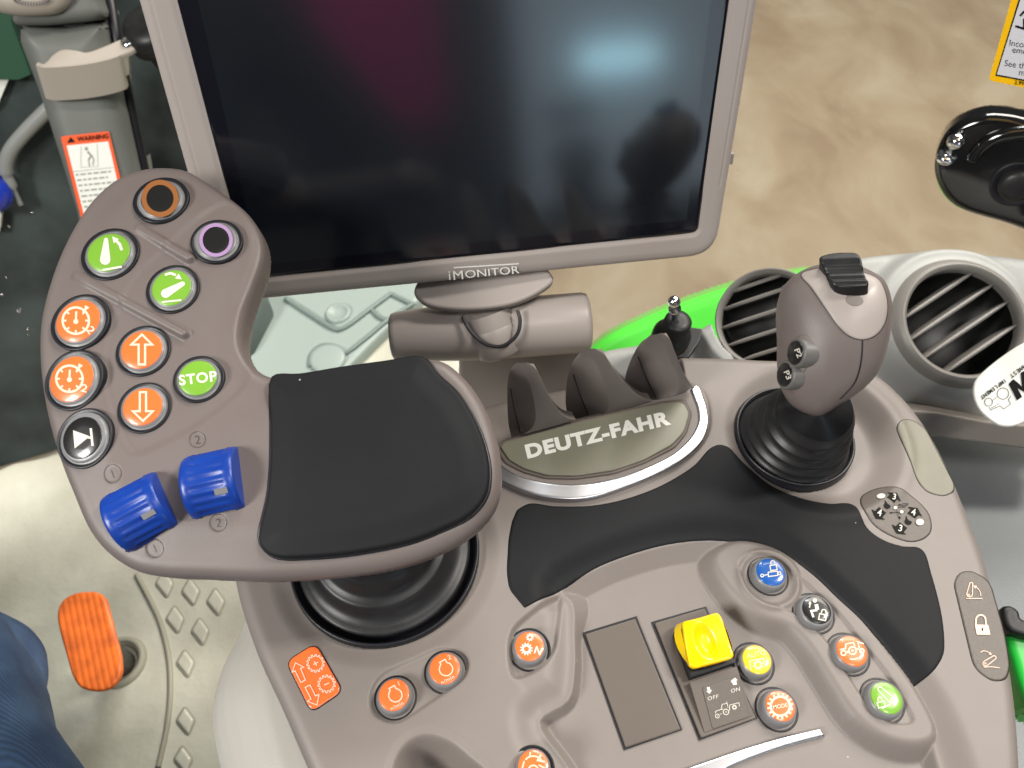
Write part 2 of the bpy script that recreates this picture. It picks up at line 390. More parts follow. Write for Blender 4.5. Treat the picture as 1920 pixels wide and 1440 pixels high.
# ================================================================== ARMREST CONSOLE
C0 = np.array([.05, .12, -.02])
console = root('armrest_console', C0, 'taupe armrest control console covered with round coloured buttons and black padding', 'control console')
def cpx(pts, h=0): return FC.px(pts, h)
DZ = -.005
con_out = cpx(cr([(436, 1088), (428, 1000), (470, 900), (600, 810), (800, 735), (930, 700), (1100, 668), (1200, 664), (1292, 662), (1380, 664), (1453, 668), (1560, 672), (1647, 696), (1693, 733), (1727, 772), (1760, 823), (1800, 905), (1830, 980), (1855, 1047), (1879, 1134), (1899, 1218), (1913, 1304), (1922, 1400), (1926, 1520), (1925, 1640), (1800, 1690), (1300, 1700), (800, 1690), (660, 1640), (612, 1530), (559, 1409), (522, 1322), (482, 1235), (451, 1148)], 5))
pan_out = cpx(cr([(1052, 1109), (1114, 1069), (1175, 1044), (1251, 1023), (1328, 1014), (1378, 1018), (1429, 1030), (1600, 1180), (1706, 1310), (1760, 1440), (1780, 1640), (1500, 1680), (1230, 1640), (1120, 1520), (1060, 1430), (1012, 1352), (1066, 1312), (1077, 1260), (1077, 1190), (1073, 1132)], 4), DZ)
bank_out = cpx(cr([(1345, 1052), (1378, 1028), (1420, 1030), (1470, 1050), (1524, 1088), (1564, 1128), (1611, 1172), (1659, 1233), (1706, 1300), (1738, 1375), (1712, 1386), (1660, 1376), (1606, 1338), (1560, 1270), (1520, 1208), (1480, 1168), (1425, 1148), (1385, 1118), (1355, 1080)], 4), DZ)
bank_ch = cpx(cr([(1378, 1060), (1400, 1040), (1440, 1044), (1476, 1066), (1520, 1104), (1570, 1150), (1610, 1200), (1660, 1262), (1690, 1310), (1710, 1358), (1670, 1362), (1622, 1326), (1578, 1262), (1538, 1200), (1490, 1158), (1430, 1136), (1395, 1105)], 4), DZ)
pod_out = cpx(cr([(981, 1152), (1050, 1108), (1072, 1130), (1077, 1190), (1077, 1260), (1066, 1312), (1040, 1342), (1010, 1350), (985, 1316), (958, 1274), (948, 1230), (956, 1182)], 4), DZ)
pod_in = cpx(cr([(985, 1158), (1040, 1118), (1052, 1116), (1050, 1180), (1041, 1228), (1012, 1263), (963, 1279), (950, 1230), (958, 1186)], 4), DZ)
YA = onz(1100, 1200, 0)[1]; YB = onz(1100, 1110, 0)[1]
cap_out = cpx(rpoly([(690, 1300), (712, 1262), (830, 1208), (880, 1228), (876, 1272), (742, 1362), (694, 1340)], 34, 8))
sock_out = cpx(cr([(728, 1470), (742, 1410), (770, 1380), (805, 1372), (845, 1384), (885, 1415), (930, 1460), (940, 1560), (860, 1620), (760, 1590)], 4))
pocket = cpx(rpoly([(860, 868), (938, 833), (1078, 789), (1219, 755), (1282, 738), (1288, 722), (1272, 640), (1100, 640), (880, 690)], [6]*9, 5))
plat_out = cpx(cr([(938, 835), (1000, 812), (1140, 772), (1280, 738), (1300, 722), (1322, 742), (1330, 796), (1317, 829), (1283, 863), (1233, 891), (1178, 914), (1108, 936), (1053, 939), (997, 930), (930, 900), (905, 868)], 4))
silv_out_o = [(1303, 722), (1311, 727), (1318, 745), (1325, 766), (1328, 796), (1317, 829), (1283, 863), (1233, 890), (1178, 913), (1108, 935), (1053, 938), (997, 929), (942, 906), (915, 888)]
silv_out_i = [(915, 852), (942, 874), (969, 891), (1011, 903), (1067, 909), (1136, 902), (1206, 879), (1261, 852), (1294, 821), (1308, 792), (1307, 768), (1300, 748), (1294, 732)]
B1 = onz(722, 1034, 0)[:2]; B2 = onz(1492, 812, 0)[:2]; D2 = onz(1522, 816, 0)[:2]
blue_c = onz(1444, 1082, 0)[:2]
def con_h(X, Y):
    X = np.atleast_1d(X); Y = np.atleast_1d(Y)
    h = np.zeros(X.shape)
    d = dist(pan_out, X, Y, .02); h += DZ*ss(.016, .001, d)**1.3; h -= .006*np.clip(-d/(.0035+.005*ss(YA, YB, Y)), 0, 1)
    d = dist(pod_out, X, Y, .002); h -= .0004*ss(.0003, -.0040, d)
    d = dist(pod_in, X, Y, .002); h -= .0026*ss(.0003, -.0026, d)
    d = dist(bank_out, X, Y); dc = dist(bank_ch, X, Y)
    hb = DZ+.0028-.0120*ss(0, .0125, d)-.0012*ss(0, .0016, -dc)
    h = np.where(d < .0125, np.maximum(h, hb), h)
    r = np.hypot(X-blue_c[0], Y-blue_c[1]); h += np.where(d < .004, .0016*np.exp(-((r-.0135)/.0017)**2), 0)
    d = dist(cap_out, X, Y, .003); h -= .0016*ss(.0006, -.0014, d)
    d = dist(sock_out, X, Y, .004); h -= .0006*ss(.003, 0, d)+.022*ss(0, -.011, d)
    r = np.hypot(X-D2[0], Y-D2[1]); h -= .0075*ss(.048, .031, r); h += .0011*np.exp(-((r-.0495)/.004)**2)*ss(B2[0]-.02, B2[0]+.015, X)
    r = np.hypot(X-B1[0], Y-B1[1]); h -= .0028*ss(.056, .045, r)+.03*ss(.0452, .0438, r)
    r = np.hypot(X-B2[0], Y-B2[1]); h -= .03*ss(.0314, .0300, r)
    d = dist(plat_out, X, Y, .006); h += .0022*ss(.0012, -.0006, d)
    d = dist(pocket, X, Y, .002); h -= .026*ss(.0002, -.003, d)
    return h
slab('body', con_out, FC, .00062, .0075, .07, m_taupe, console, hfun=con_h, wall=9)

# soft black padding
pad_out = rpoly(np.vstack([cpx(cr([(968, 960), (992, 947), (1040, 952), (1108, 951), (1170, 939), (1233, 916), (1275, 893), (1303, 873), (1328, 845), (1347, 837), (1367, 843), (1389, 863), (1419, 885), (1450, 907), (1500, 926), (1560, 940), (1590, 940), (1603, 950), (1612, 975), (1627, 997), (1655, 1016), (1690, 1027), (1718, 1029), (1731, 1040), (1742, 1075), (1755, 1122), (1763, 1160), (1767, 1196), (1766, 1228), (1754, 1252), (1738, 1270), (1709, 1293)], 4, False), -.002),
    cpx(cr([(1700, 1286), (1659, 1229), (1611, 1168), (1564, 1124), (1522, 1084), (1468, 1045), (1429, 1028), (1378, 1018), (1328, 1014), (1251, 1022), (1175, 1043), (1114, 1068), (1056, 1106), (983, 1148)], 4, False), DZ),
    cpx(cr([(977, 1136), (967, 1124), (955, 1107), (950, 1076), (951, 1045), (953, 1015), (959, 982)], 4, False), -.002)]), .0006, 2)
def pad_h(X, Y):
    h = con_h(X, Y); d = dist(pan_out, X, Y, .02)
    return np.where(d < .004, np.clip(h, DZ-.0005, DZ+.0008), h)
slab('soft_pad', pad_out, FC, .0008, .0012, .004, m_soft, console, hfun=pad_h, lift=.0007, label='large black soft-touch pad sweeping round the button bank')
# silver arc trim and name plate
so = cpx(np.vstack([cr(silv_out_o, 5, False), cr(silv_out_i, 5, False)]), .0022)
slab('silver_trim', so, FC, .0005, .0011, .002, m_silver, console, hfun=None, lift=.0034, label='curved satin silver trim strip under the name plate')
npx = rpoly([(938, 838), (946, 829), (1094, 788), (1240, 756), (1280, 752), (1293, 775), (1283, 810), (1261, 834), (1206, 863), (1150, 882), (1081, 892), (1025, 891), (983, 879), (954, 862)], [3, 4, 3, 3, 12, 10, 8, 8, 8, 8, 8, 8, 8, 4], 5)
dark_rim = slab('name_plate_bed', cpx(rpoly([(928, 838), (944, 824), (1094, 784), (1240, 752), (1284, 748), (1298, 775), (1288, 812), (1266, 839), (1209, 868), (1152, 888), (1081, 898), (1023, 897), (979, 885), (946, 868)], 8, 5), .003), FC, .0006, .0006, .003, m_taupe_dk, console, lift=.0032)
nplate = slab('name_plate', cpx(npx, .004), FC, .0005, .0004, .0015, m_olive, console, lift=.0042, label='olive metallic name plate with white lettering')
marks('lettering', [('t', 'DEUTZ-FAHR', 1121, -815, 24, 13.5, .05, 1.24, .0, 1.1)], FC, .0044, m_logo, nplate)
# finger dividers of the phone tray
pe0 = onz(938, 833, .0022); pe1 = onz(1290, 735, .0022); dl = unit(pe1-pe0)
f2 = Fr(pe0, np.cross(dl, (0, 0, 1)), dl); bk = -f2.ez if f2.ez[1] < 0 else f2.ez
f3 = Fr(pe0+bk*.020, f2.ez, dl)
def divider(A, Bc, Dl, y0, seedn):
    """A: ridge edge between dark side face and web (px), Bc: right edge of the web, Dl: left edge of the side face"""
    n = 26
    def res(P, f):
        p = f.w(f.px(cr(P, 8, False)), 0); s = np.r_[0, np.cumsum(np.linalg.norm(np.diff(p, axis=0), axis=1))]; t = np.linspace(0, s[-1], n)
        return np.stack([np.interp(t, s, p[:, k]) for k in range(3)], 1)
    a = res(A, f2); b = res(Bc, f2); d = []
    dc = cr(Dl, 8, False); sl_ = np.r_[0, np.cumsum(np.linalg.norm(np.diff(dc, axis=0), axis=1))]; sl_ /= sl_[-1]
    for t in np.linspace(0, 1, n):
        q = [np.interp(t, sl_, dc[:, 0]), np.interp(t, sl_, dc[:, 1])]; fo_ = Fr(pe0+bk*.017*ss(0, .45, t), f2.ez, dl); d.append(fo_.w(fo_.px([q]))[0])
    d = np.array(d); bb = b+bk*(.0055*ss(0, .2, np.linspace(0, 1, n)))[:, None]
    rows = [bb, d+dl*.003*ss(0, .2, np.linspace(0, 1, n))[:, None], d]
    for k in range(1, 9): rows.append(d+(a-d)*k/8-dl*.0012*math.sin(PI*k/8))
    for k in range(1, 7):
        t = k/6; rows.append(a+(b-a)*t-bk*.0003*math.sin(PI*t))
    rows.append(bb)
    rows = rows[:2]+[rows[2]]+rows[2:11]+[rows[10]]+rows[11:17]+[rows[16]]+rows[17:]
    V = np.vstack(rows); F = []
    for r in range(len(rows)-1):
        if np.allclose(rows[r], rows[r+1]): continue
        for i in range(n-1): F.append((r*n+i, r*n+i+1, (r+1)*n+i+1, (r+1)*n+i))
    o = link('tray_divider', V, F, m_taupe, console); ewsplit(o, 40)
    e0 = d[int(n*.35)]*.8+a[int(n*.35)]*.2; e1 = d[n-2]*.35+a[n-2]*.65; tube('parting_line', [e0-dl*.0008, (e0+e1)/2-dl*.0012, e1-dl*.0008], .00028, m_gap, o, n=6)
    return o
divider([(972, 680), (984, 700), (996, 730), (1003, 760), (1004, 785), (998, 802), (982, 814)], [(988, 680), (1003, 690), (1016, 715), (1032, 748), (1050, 775), (1066, 785), (1079, 787)], [(970, 681), (958, 692), (952, 715), (951, 745), (952, 775), (954, 800), (960, 822)], 0, 1)
divider([(1096, 656), (1112, 672), (1128, 705), (1139, 740), (1141, 762), (1134, 775), (1116, 784)], [(1114, 653), (1132, 664), (1150, 692), (1175, 722), (1194, 741), (1210, 750), (1222, 752)], [(1094, 657), (1078, 672), (1066, 700), (1061, 735), (1061, 760), (1066, 778), (1082, 786)], 0, 2)
divider([(1222, 628), (1240, 645), (1256, 675), (1270, 705), (1273, 726), (1264, 742), (1244, 750)], [(1240, 624), (1256, 636), (1264, 656), (1272, 676), (1282, 700), (1292, 716), (1300, 726)], [(1220, 629), (1202, 642), (1186, 668), (1174, 700), (1172, 720), (1180, 734), (1200, 746)], 0, 3)
# silver trim along the lower edge
ft = Fr((0, 0, DZ-.006), (0, 0, 1))
slab('lower_silver_trim', cpx(rpoly([(1180, 1480), (1291, 1437), (1401, 1399), (1475, 1378), (1538, 1364), (1549, 1381), (1490, 1396), (1436, 1413), (1370, 1439), (1280, 1490), (1240, 1520)], [2, 20, 40, 40, 3, 4, 30, 30, 30, 5, 2]), DZ-.004), FC, .0005, .0014, .004, m_silver, console, lift=DZ-.0035, label='straight satin silver trim strip below the yellow switch')

# flat inlays (labels) following the surface
def inlay(name, px, mat, lift=.0004, lab=None, res=.0004, h=0.):
    uv = cpx(px, h)
    rim = slab(name, uv, FC, res, .0006, .0012, mat, console, hfun=con_h, lift=lift, label=lab)
    g = inset(uv if area(uv) > 0 else uv[::-1], -.0004)
    slab('inlay_groove', g, FC, res, .0005, .0008, m_gap, rim, hfun=con_h, lift=lift-.00025)
    return rim
inlay('blank_plate', rpoly([(1679, 803), (1688, 789), (1708, 786), (1735, 803), (1789, 908), (1788, 922), (1770, 931), (1738, 924), (1720, 903)], [8, 9, 12, 20, 12, 9, 16, 18, 30]), m_olive2, lab='olive capsule-shaped blank plate on the right shoulder')
ov = inlay('joystick_function_label', cr([(1616, 942), (1621, 925), (1638, 914), (1660, 911), (1688, 918), (1716, 936), (1739, 960), (1746, 982), (1744, 998), (1732, 1010), (1709, 1016), (1680, 1009), (1645, 990), (1622, 965)], 5), m_lab, lab='round function label with arrows and the digits 3 and 4')
def lpx(*p): return [(1600+x/8, -(880+y/8)) for x, y in p]
marks('black_arrow', [('f', lpx((500, 345), (640, 365), (680, 440), (715, 490), (650, 460), (605, 515), (495, 430), (540, 380))),
    ('f', lpx((815, 560), (965, 580), (1000, 650), (1035, 710), (985, 680), (930, 733), (810, 655), (865, 600))),
    ('f', lpx((260, 610), (310, 640), (372, 580), (487, 660), (430, 725), (478, 757), (335, 745), (290, 680))),
    ('f', lpx((580, 825), (635, 855), (695, 793), (808, 878), (755, 945), (800, 978), (655, 960), (612, 895))),
    ('f', lpx((460, 465), (500, 530), (548, 555), (545, 590), (500, 605), (455, 585), (442, 545), (462, 515))),
    ('f', lpx((788, 690), (825, 760), (880, 785), (870, 820), (830, 832), (785, 812), (768, 775), (788, 740))),
    ('l', lpx((540, 655), (780, 635)), .9), ('l', lpx((610, 545), (700, 740)), .9), ('f', lpx((535, 655), (572, 640), (575, 668))), ('f', lpx((702, 750), (670, 715), (712, 708))),
    ('l', lpx((690, 535), (760, 515), (820, 515), (815, 535), (740, 550)), 1.0, True), ('l', lpx((670, 572), (790, 562)), .9), ('f', lpx((662, 538), (695, 525), (698, 548)))],
    FC, .0007, m_ink, ov, hf=con_h)
marks('pale_dot', [('d', 1600+420/8, -(880+395/8), 7, 5.6), ('d', 1600+1000/8, -(880+790/8), 7.4, 6), ('d', 1600+628/8, -(880+580/8), 3.6, 2.9), ('d', 1600+726/8, -(880+637/8), 3.4, 2.9)], FC, .0009, m_white, ov, hf=con_h)
marks('digit', [('t', '3', 1600+603/8, -(880+422/8), 11, -10, .01), ('t', '4', 1600+903/8, -(880+640/8), 12, -10, .01), ('t', '4', 1600+385/8, -(880+658/8), 12, -10, .01), ('t', '3', 1600+708/8, -(880+880/8), 12, -10, .01)], FC, .0009, m_white, ov, hf=con_h)
lk = inlay('lift_lock_label', rpoly([(1788, 1095), (1798, 1074), (1820, 1070), (1855, 1088), (1884, 1190), (1893, 1250), (1886, 1275), (1860, 1278), (1826, 1254)], [10, 12, 18, 22, 60, 14, 14, 18, 22]), m_lab, lab='capsule label with lift arm and padlock symbols')
marks('symbol', [('l', droplink(1818, -1114, 5.2, 1821, -1095, 3), 1.5, True), ('c', 1816.5, -1115.5, 1.6, 1), ('l', arc(1822, -1116, 17, -5, 60, 8), 1.2), ('f', head(1828, -1100, 150, 4)), ('l', [(1812, -1122), (1842, -1122)], 1.3),
    ('l', [(1829.5, -1173), (1830, -1164)]+list(arc(1839, -1162, 9, 175, 5, 10))+[(1849, -1173)], 2.8), ('h', rpoly([(1828, -1171), (1853, -1171.5), (1857, -1190), (1831.5, -1190)], 1), circ(1842, -1180, 1.7, 3, n=28)),
    ('l', droplink(1848, -1244, 5, 1864, -1233, 3.6), 1.5, True), ('c', 1847.5, -1244, 1.6, 1), ('l', [(1844, -1251), (1858, -1250), (1874, -1252)], 1.3), ('l', [(1838.5, -1223), (1844, -1220), (1850, -1221), (1855, -1224)], 1.2), ('f', head(1857, -1226, -45, 3.6))],
    FC, .0007, m_pinkw, lk, hf=con_h)
# orange shift label
og = rpoly([(537, 1241), (592, 1206), (643, 1296), (584, 1336)], 17)
osl = inlay('shift_function_label', og, m_orange, lift=.0007, lab='orange rectangular label with up and down arrows and two gear symbols')
def opx(*p): return [(420+x/2.88, -(940+y/2.88)) for x, y in p]
marks('symbol', [('l', opx((415, 978), (384, 915), (368, 922), (386, 872), (432, 895), (414, 902), (440, 965)), 1.9, True), ('l', opx((438, 1005), (464, 992), (494, 1050), (513, 1043), (502, 1100), (452, 1080), (470, 1066)), 1.9, True),
    ('l', gear(420+494/2.88, -(940+875/2.88), 16.5, 14, .2), 1.7, True), ('l', gear(420+554/2.88, -(940+986/2.88), 16.5, 14, .2), 1.7, True),
    ('l', opx((481, 882), (508, 868)), 1.9), ('l', opx((488, 862), (501, 889)), 1.9), ('l', opx((540, 993), (569, 979)), 1.9)], FC, .001, m_pinkw, osl, hf=con_h)
# blank rocker cover
bz = DZ-.006
bc = prism('blank_cover_recess', cpx([(1092, 1187), (1193, 1156), (1279, 1369), (1170, 1407)], bz), FC, bz-.004, bz+.0006, m_gap, console)
prism('blank_cover', cpx(rpoly([(1097, 1189), (1191, 1160), (1276, 1368), (1173, 1402)], 2), bz+.001), FC, bz-.003, bz+.0014, m_cover, console, bev=.0005, smooth=True, label='brown rectangular blank switch cover')
# PTO switch bezel
prism('switch_recess', cpx([(1221, 1167), (1323, 1138), (1419, 1348), (1311, 1389)], bz), FC, bz-.004, bz+.0007, m_gap, console)
sb = rpoly([(1227, 1169), (1321, 1141), (1417, 1347), (1314, 1384)], 3)
bez = prism('switch_bezel', cpx(sb, bz+.001), FC, bz-.003, bz+.0018, m_cover, console, bev=.0004, smooth=True)
def ramp_block():
    P = cpx([(1291, 1283), (1378, 1253), (1412, 1344), (1322, 1376)], bz+.002); P0 = cpx([(1291, 1283), (1378, 1253), (1412, 1344), (1322, 1376)], bz+.002)
    z0 = bz+.001; V = list(FC.w(P0, z0))+list(FC.w(P[:2], z0+.0042))+list(FC.w(P[2:]*.97+P[:2][::-1]*.03, z0+.0011))
    return link('switch_label_ramp', V, [(0, 1, 5, 4), (1, 2, 6, 5), (2, 3, 7, 6), (3, 0, 4, 7), (4, 5, 6, 7)], m_cover, bez, smooth=False)
rb_ = ramp_block()
rv = np.array([v.co for v in rb_.data.vertices])+C0; q4, q5, q6, q7 = rv[4:8]
nrm = unit(np.cross(q5-q4, q7-q4)); nrm = nrm if nrm[2] > 0 else -nrm
FR = Fr((q4+q5+q6+q7)/4, nrm)
sl = prism('switch_label', FR.px(rpoly([(1316, 1289), (1384, 1266), (1405, 1344), (1336, 1367)], 5)), FR, -.001, .0004, m_lab, bez, bev=.0002, smooth=True, label='grey switch label reading OFF and ON with a tractor symbol')
def spx(*p): return [(1200+x/4.236, -(1100+y/4.236)) for x, y in p]
tr_wheel = (1200+683/4.236, -(1100+995/4.236)); tf = (1200+614/4.236, -(1100+1028/4.236))
marks('print', [('t', 'OFF', 1200+580/4.236, -(1100+880/4.236), 6.8, 14, .0, 1.15, .15, 1.15), ('t', 'ON', 1200+758/4.236, -(1100+820/4.236), 6.8, 14, .0, 1.15, .15, 1.1),
    ('f', spx((530, 800), (552, 795), (560, 822), (572, 820), (553, 852), (525, 830), (538, 828))), ('f', spx((735, 770), (720, 750), (755, 722), (775, 742), (765, 745), (770, 778), (742, 782))),
    ('c', tr_wheel[0], tr_wheel[1], 5.2, 1.4), ('d', tr_wheel[0], tr_wheel[1], 1.2), ('c', tf[0], tf[1], 3.6, 1.2), ('d', tf[0], tf[1], .8),
    ('l', spx((634, 1012), (650, 1010)), 1), ('l', spx((600, 1008), (600, 990), (645, 975), (652, 935), (692, 925), (700, 962)), 1.1), ('l', spx((645, 975), (662, 972)), 1),
    ('l', spx((712, 985), (712, 940), (785, 922), (790, 950)), 1.1), ('l', gear(1200+750/4.236, -(1100+958/4.236), 4, 8, .35), 1.1, True), ('l', spx((684, 925), (690, 912)), .8)],
    FR, .0005, m_white, sl)
# yellow rocker
sw = lathe('rocker_switch', [(.001, -.001), (.0012, 0)], onz(1310, 1230, bz), (0, 0, 1), m_rub, console, label='yellow guarded rocker switch with black base')
prism('switch_base', cpx(rpoly([(1262, 1188), (1350, 1160), (1376, 1246), (1293, 1274)], 2), bz+.004), FC, bz-.002, bz+.0065, m_gap, sw, bev=.0006, smooth=True)
fy = Fr(onz(1320, 1205, bz+.0125), unit((-.06, -.1, 1)))
yo = fy.px(rpoly([(1278, 1166), (1306, 1160), (1345, 1148), (1353, 1158), (1377, 1228), (1372, 1235), (1302, 1253), (1292, 1247), (1284, 1210)], [7, 20, 8, 6, 6, 7, 8, 7, 20]))
yc = fy.px([(1325, 1208)])[0]; ydir = unit(fy.px([(1345, 1148)])[0]-fy.px([(1377, 1228)])[0])
def yh(X, Y):
    u = (X-yc[0])*ydir[0]+(Y-yc[1])*ydir[1]; v = -(X-yc[0])*ydir[1]+(Y-yc[1])*ydir[0]
    h = .0016*ss(-.004, .010, u)-.0012*ss(.003, .010, v)*1.0
    r = np.sqrt((v/.0052)**2+((u-.0015)/.0088)**2)
    return h*.8-.0030*ss(1.05, .25, r)
cap_ = slab('switch_cap', yo, fy, .00035, .0011, .0030, m_yelsw, sw, hfun=yh, wall=6)
yb = Fr(fy.o-np.array([0, 0, .006]), (0, 0, 1))
T_ = fy.w(fy.px(cr([(1279, 1168), (1306, 1161), (1345, 1149), (1353, 1158), (1376, 1228), (1371, 1234), (1302, 1252), (1292, 1246), (1284, 1210)], 3)), -.0006)
U_ = yb.w(yb.px(cr([(1268, 1172), (1300, 1164), (1345, 1154), (1352, 1164), (1372, 1228), (1368, 1233), (1301, 1250), (1288, 1243), (1266, 1203)], 3)), 0)
n_ = len(T_); link('cap_skirt', np.vstack([T_, U_]), [(i_, (i_+1) % n_, n_+(i_+1) % n_, n_+i_) for i_ in range(n_)], m_yelsw, sw)

# ---- symbols
def speedo(n):
    it = [('c', -.12, .02, .62, .11), ('d', -.12, -.02, .12), ('l', [(-.12, 0), (-.1, .45)], .1), ('l', [(.22, .42), (.38, .62)], .12), ('l', [(.3, .7), (.48, .6)], .1)]
    for a in (0, 45, 135, 180, 225, 270, 315): it.append(('l', [(-.12+.44*math.cos(math.radians(a)), .02+.44*math.sin(math.radians(a))), (-.12+.6*math.cos(math.radians(a)), .02+.6*math.sin(math.radians(a)))], .09))
    return it+[('t', '2', .58, -.42, .36, -15 if n else -55, .02, 1.2)]
LIFT_UP = [('h', np.array(droplink(-.17, -.32, .24, -.13, .62, .1)), circ(-.19, -.33, .09, n=18)), ('l', [(.62, .12), (.52, .4), (.33, .6)], .14), ('f', head(.28, .64, 130, .2)), ('l', [(-.3, -.82), (.62, -.66)], .1)]
LIFT_UP[0] = ('f', droplink(-.17, -.32, .25, -.13, .62, .1))
LIFT_DN = [('f', droplink(-.32, -.28, .23, .56, .22, .12)), ('l', [(-.35, .68), (-.05, .76), (.22, .66)], .13), ('f', head(.36, .55, -35, .2)), ('l', [(-.5, -.72), (.5, -.62)], .09)]
ARR_UP = [('l', arrow_out(0, -.72, .76, .16, .52, .5), .11, True)]
ARR_DN = [('l', arrow_out(0, .76, -.72, .16, .52, .5), .11, True)]
PLAY = [('f', [(-.5, .4), (.36, .08), (-.42, -.55)]), ('l', [(.42, .5), (.52, -.42)], .12), ('l', [(.22, .03), (.44, .0)], .1)]

# ================================================================== CONTROL LEVER (left grip)
lever = root('control_lever', onz(722, 1034, 0), 'curved taupe multi-function control lever with black palm pad, ten round buttons and two blue wheels', 'control lever')
pl_out = FP.px(cr([(300, 298), (340, 304), (378, 326), (420, 355), (455, 385), (477, 418), (486, 455), (481, 488), (468, 525), (455, 562), (446, 600), (444, 632), (452, 660), (470, 682), (500, 697), (560, 693), (640, 682), (730, 671), (795, 662), (830, 668), (860, 690), (888, 722), (912, 762), (930, 810), (939, 860), (939, 905), (928, 945), (904, 978), (868, 1008), (800, 1042), (720, 1066), (600, 1081), (480, 1087), (366, 1083), (300, 1080), (243, 1070), (190, 1039), (152, 995), (121, 926), (92, 850), (70, 770), (58, 690), (56, 630), (60, 585), (75, 525), (97, 465), (128, 405), (163, 357), (205, 322), (250, 303)], 4))
rib1 = FP.px([(262, 428), (355, 484)]); rib2 = FP.px([(140, 515), (345, 626)])
def seg(p, X, Y):
    a, b = p; e = b-a; L = e@e; t = np.clip(((X-a[0])*e[0]+(Y-a[1])*e[1])/L, 0, 1); return np.hypot(X-a[0]-t*e[0], Y-a[1]-t*e[1]), t
chan = FP.px(cr([(352, 420), (300, 470), (248, 520), (222, 575), (196, 650), (198, 740), (218, 800), (250, 850), (310, 830), (380, 790), (440, 740), (460, 700), (430, 640), (436, 580), (462, 520), (480, 460), (470, 410), (420, 370)], 4))
emb = [((370, 824), 15), ((409, 980), 16), ((210, 888), 17), ((285, 1027), 17)]
embc = [(FP.px([c])[0], r*.00022) for c, r in emb]
def pl_h(X, Y):
    h = np.zeros(X.shape)
    for p, w_ in ((rib1, .0021), (rib2, .0019)):
        d, t = seg(p, X, Y); h += .0028*np.exp(-(d/w_)**4)*(.35+.65*t)
    d = dist(chan, X, Y, .004); h -= .0011*ss(.0015, -.0025, d)
    for c_, r_ in embc: r = np.hypot(X-c_[0], Y-c_[1]); h -= .0003*ss(r_, r_*.86, r)
    d = dist(pl_out, X, Y, .002); h -= .0030*ss(-.022, -.004, d)
    return h
slab('body', pl_out, FP, .00055, .0062, .021, m_lev, lever, hfun=pl_h, bot=.006, wall=12)
pp_out = FP.px(cr([(506, 703), (560, 697), (640, 684), (720, 673), (785, 664), (802, 672), (822, 698), (859, 733), (892, 787), (910, 834), (918, 881), (911, 928), (880, 966), (827, 993), (767, 1016), (663, 1037), (576, 1045), (520, 1045), (498, 1036), (484, 1018), (482, 1000), (489, 970), (499, 925), (504, 870), (505, 790)], 4), .002)
ppc = FP.px([(690, 870)], .002)[0]
def pp_h(X, Y):
    d = dist(pp_out, X, Y, .002); return .0016*ss(0, -.012, d)+.0016*np.exp(-(np.hypot(X-ppc[0], Y-ppc[1])/.032)**2)
slab('palm_pad', pp_out, FP, .00055, .0018, .004, m_soft, lever, hfun=pp_h, lift=.0012, label='black soft-touch palm pad')
g = inset(pp_out if area(pp_out) > 0 else pp_out[::-1], -.0009)
slab('pad_groove', g, FP, .0005, .0009, .003, m_gap, lever, lift=.0004, hfun=pl_h)
BT = [((300, 372), 52, 44, 35, m_black, None, None, [(25.5, 35, m_copper)], 'black button with an orange ring, topmost on the lever'),
      ((405, 450), 49, 42, 31, m_black, None, None, [(25, 31.5, m_violet)], 'black button with a violet ring'),
      ((204, 474), 54, 46, 39.5, m_green, LIFT_UP, m_white, None, 'green button with raised arm symbol'),
      ((322, 540), 50, 43, 36.5, m_green, LIFT_DN, m_white, None, 'green button with lowered arm symbol'),
      ((147, 602), 54, 46, 40, m_orange, speedo(0), m_pinkw, None, 'orange speed button, upper'),
      ((266, 656), 51, 44, 38, m_orange, ARR_UP, m_pinkw, None, 'orange button with up arrow'),
      ((135, 711), 54, 46, 40, m_orange, speedo(1), m_pinkw, None, 'orange speed button, lower'),
      ((371, 709), 48, 41, 35.5, m_green, [('t', 'STOP', 0, 0, .52, 7, .03, 1.05, 0, 1.12)], m_white, None, 'green STOP button'),
      ((268, 763), 50, 43, 36.5, m_orange, ARR_DN, m_pinkw, None, 'orange button with down arrow'),
      ((155, 821), 52, 44.5, 36, m_black, PLAY, m_white, None, 'black button with play symbol')]
for c_, rg, rb, rf, fm, it, im, rings, lb in BT:
    q_ = FP.px([c_])[0]; e_ = .002; hv = lambda a, b: float(pl_h(np.array([a]), np.array([b]))[0])
    gx_ = (hv(q_[0]+.006, q_[1])-hv(q_[0]-.006, q_[1]))/.012; gy_ = (hv(q_[0], q_[1]+.006)-hv(q_[0], q_[1]-.006))/.012
    nb_ = unit(FP.ez-gx_*FP.ex*.8-gy_*FP.ey*.8)
    button(lever, FP, c_, rg, rb, rf, .0014, fm, it, im, base=hv(*q_)+.0002, N=nb_, rings=rings, label=lb, gaph=.0007, tp=.98)
# engraved digits
for tx_, (c_, r_), an_ in zip('2211', emb, (5, 5, 20, 20)):
    marks('engraved_digit', [('t', tx_, c_[0], -c_[1], 16, an_, -.005), ('c', c_[0], -c_[1], r_, 1.1)], FP, .00012, m_engr, lever, step=1e-6, hf=lambda x, y: pl_h(x, y))
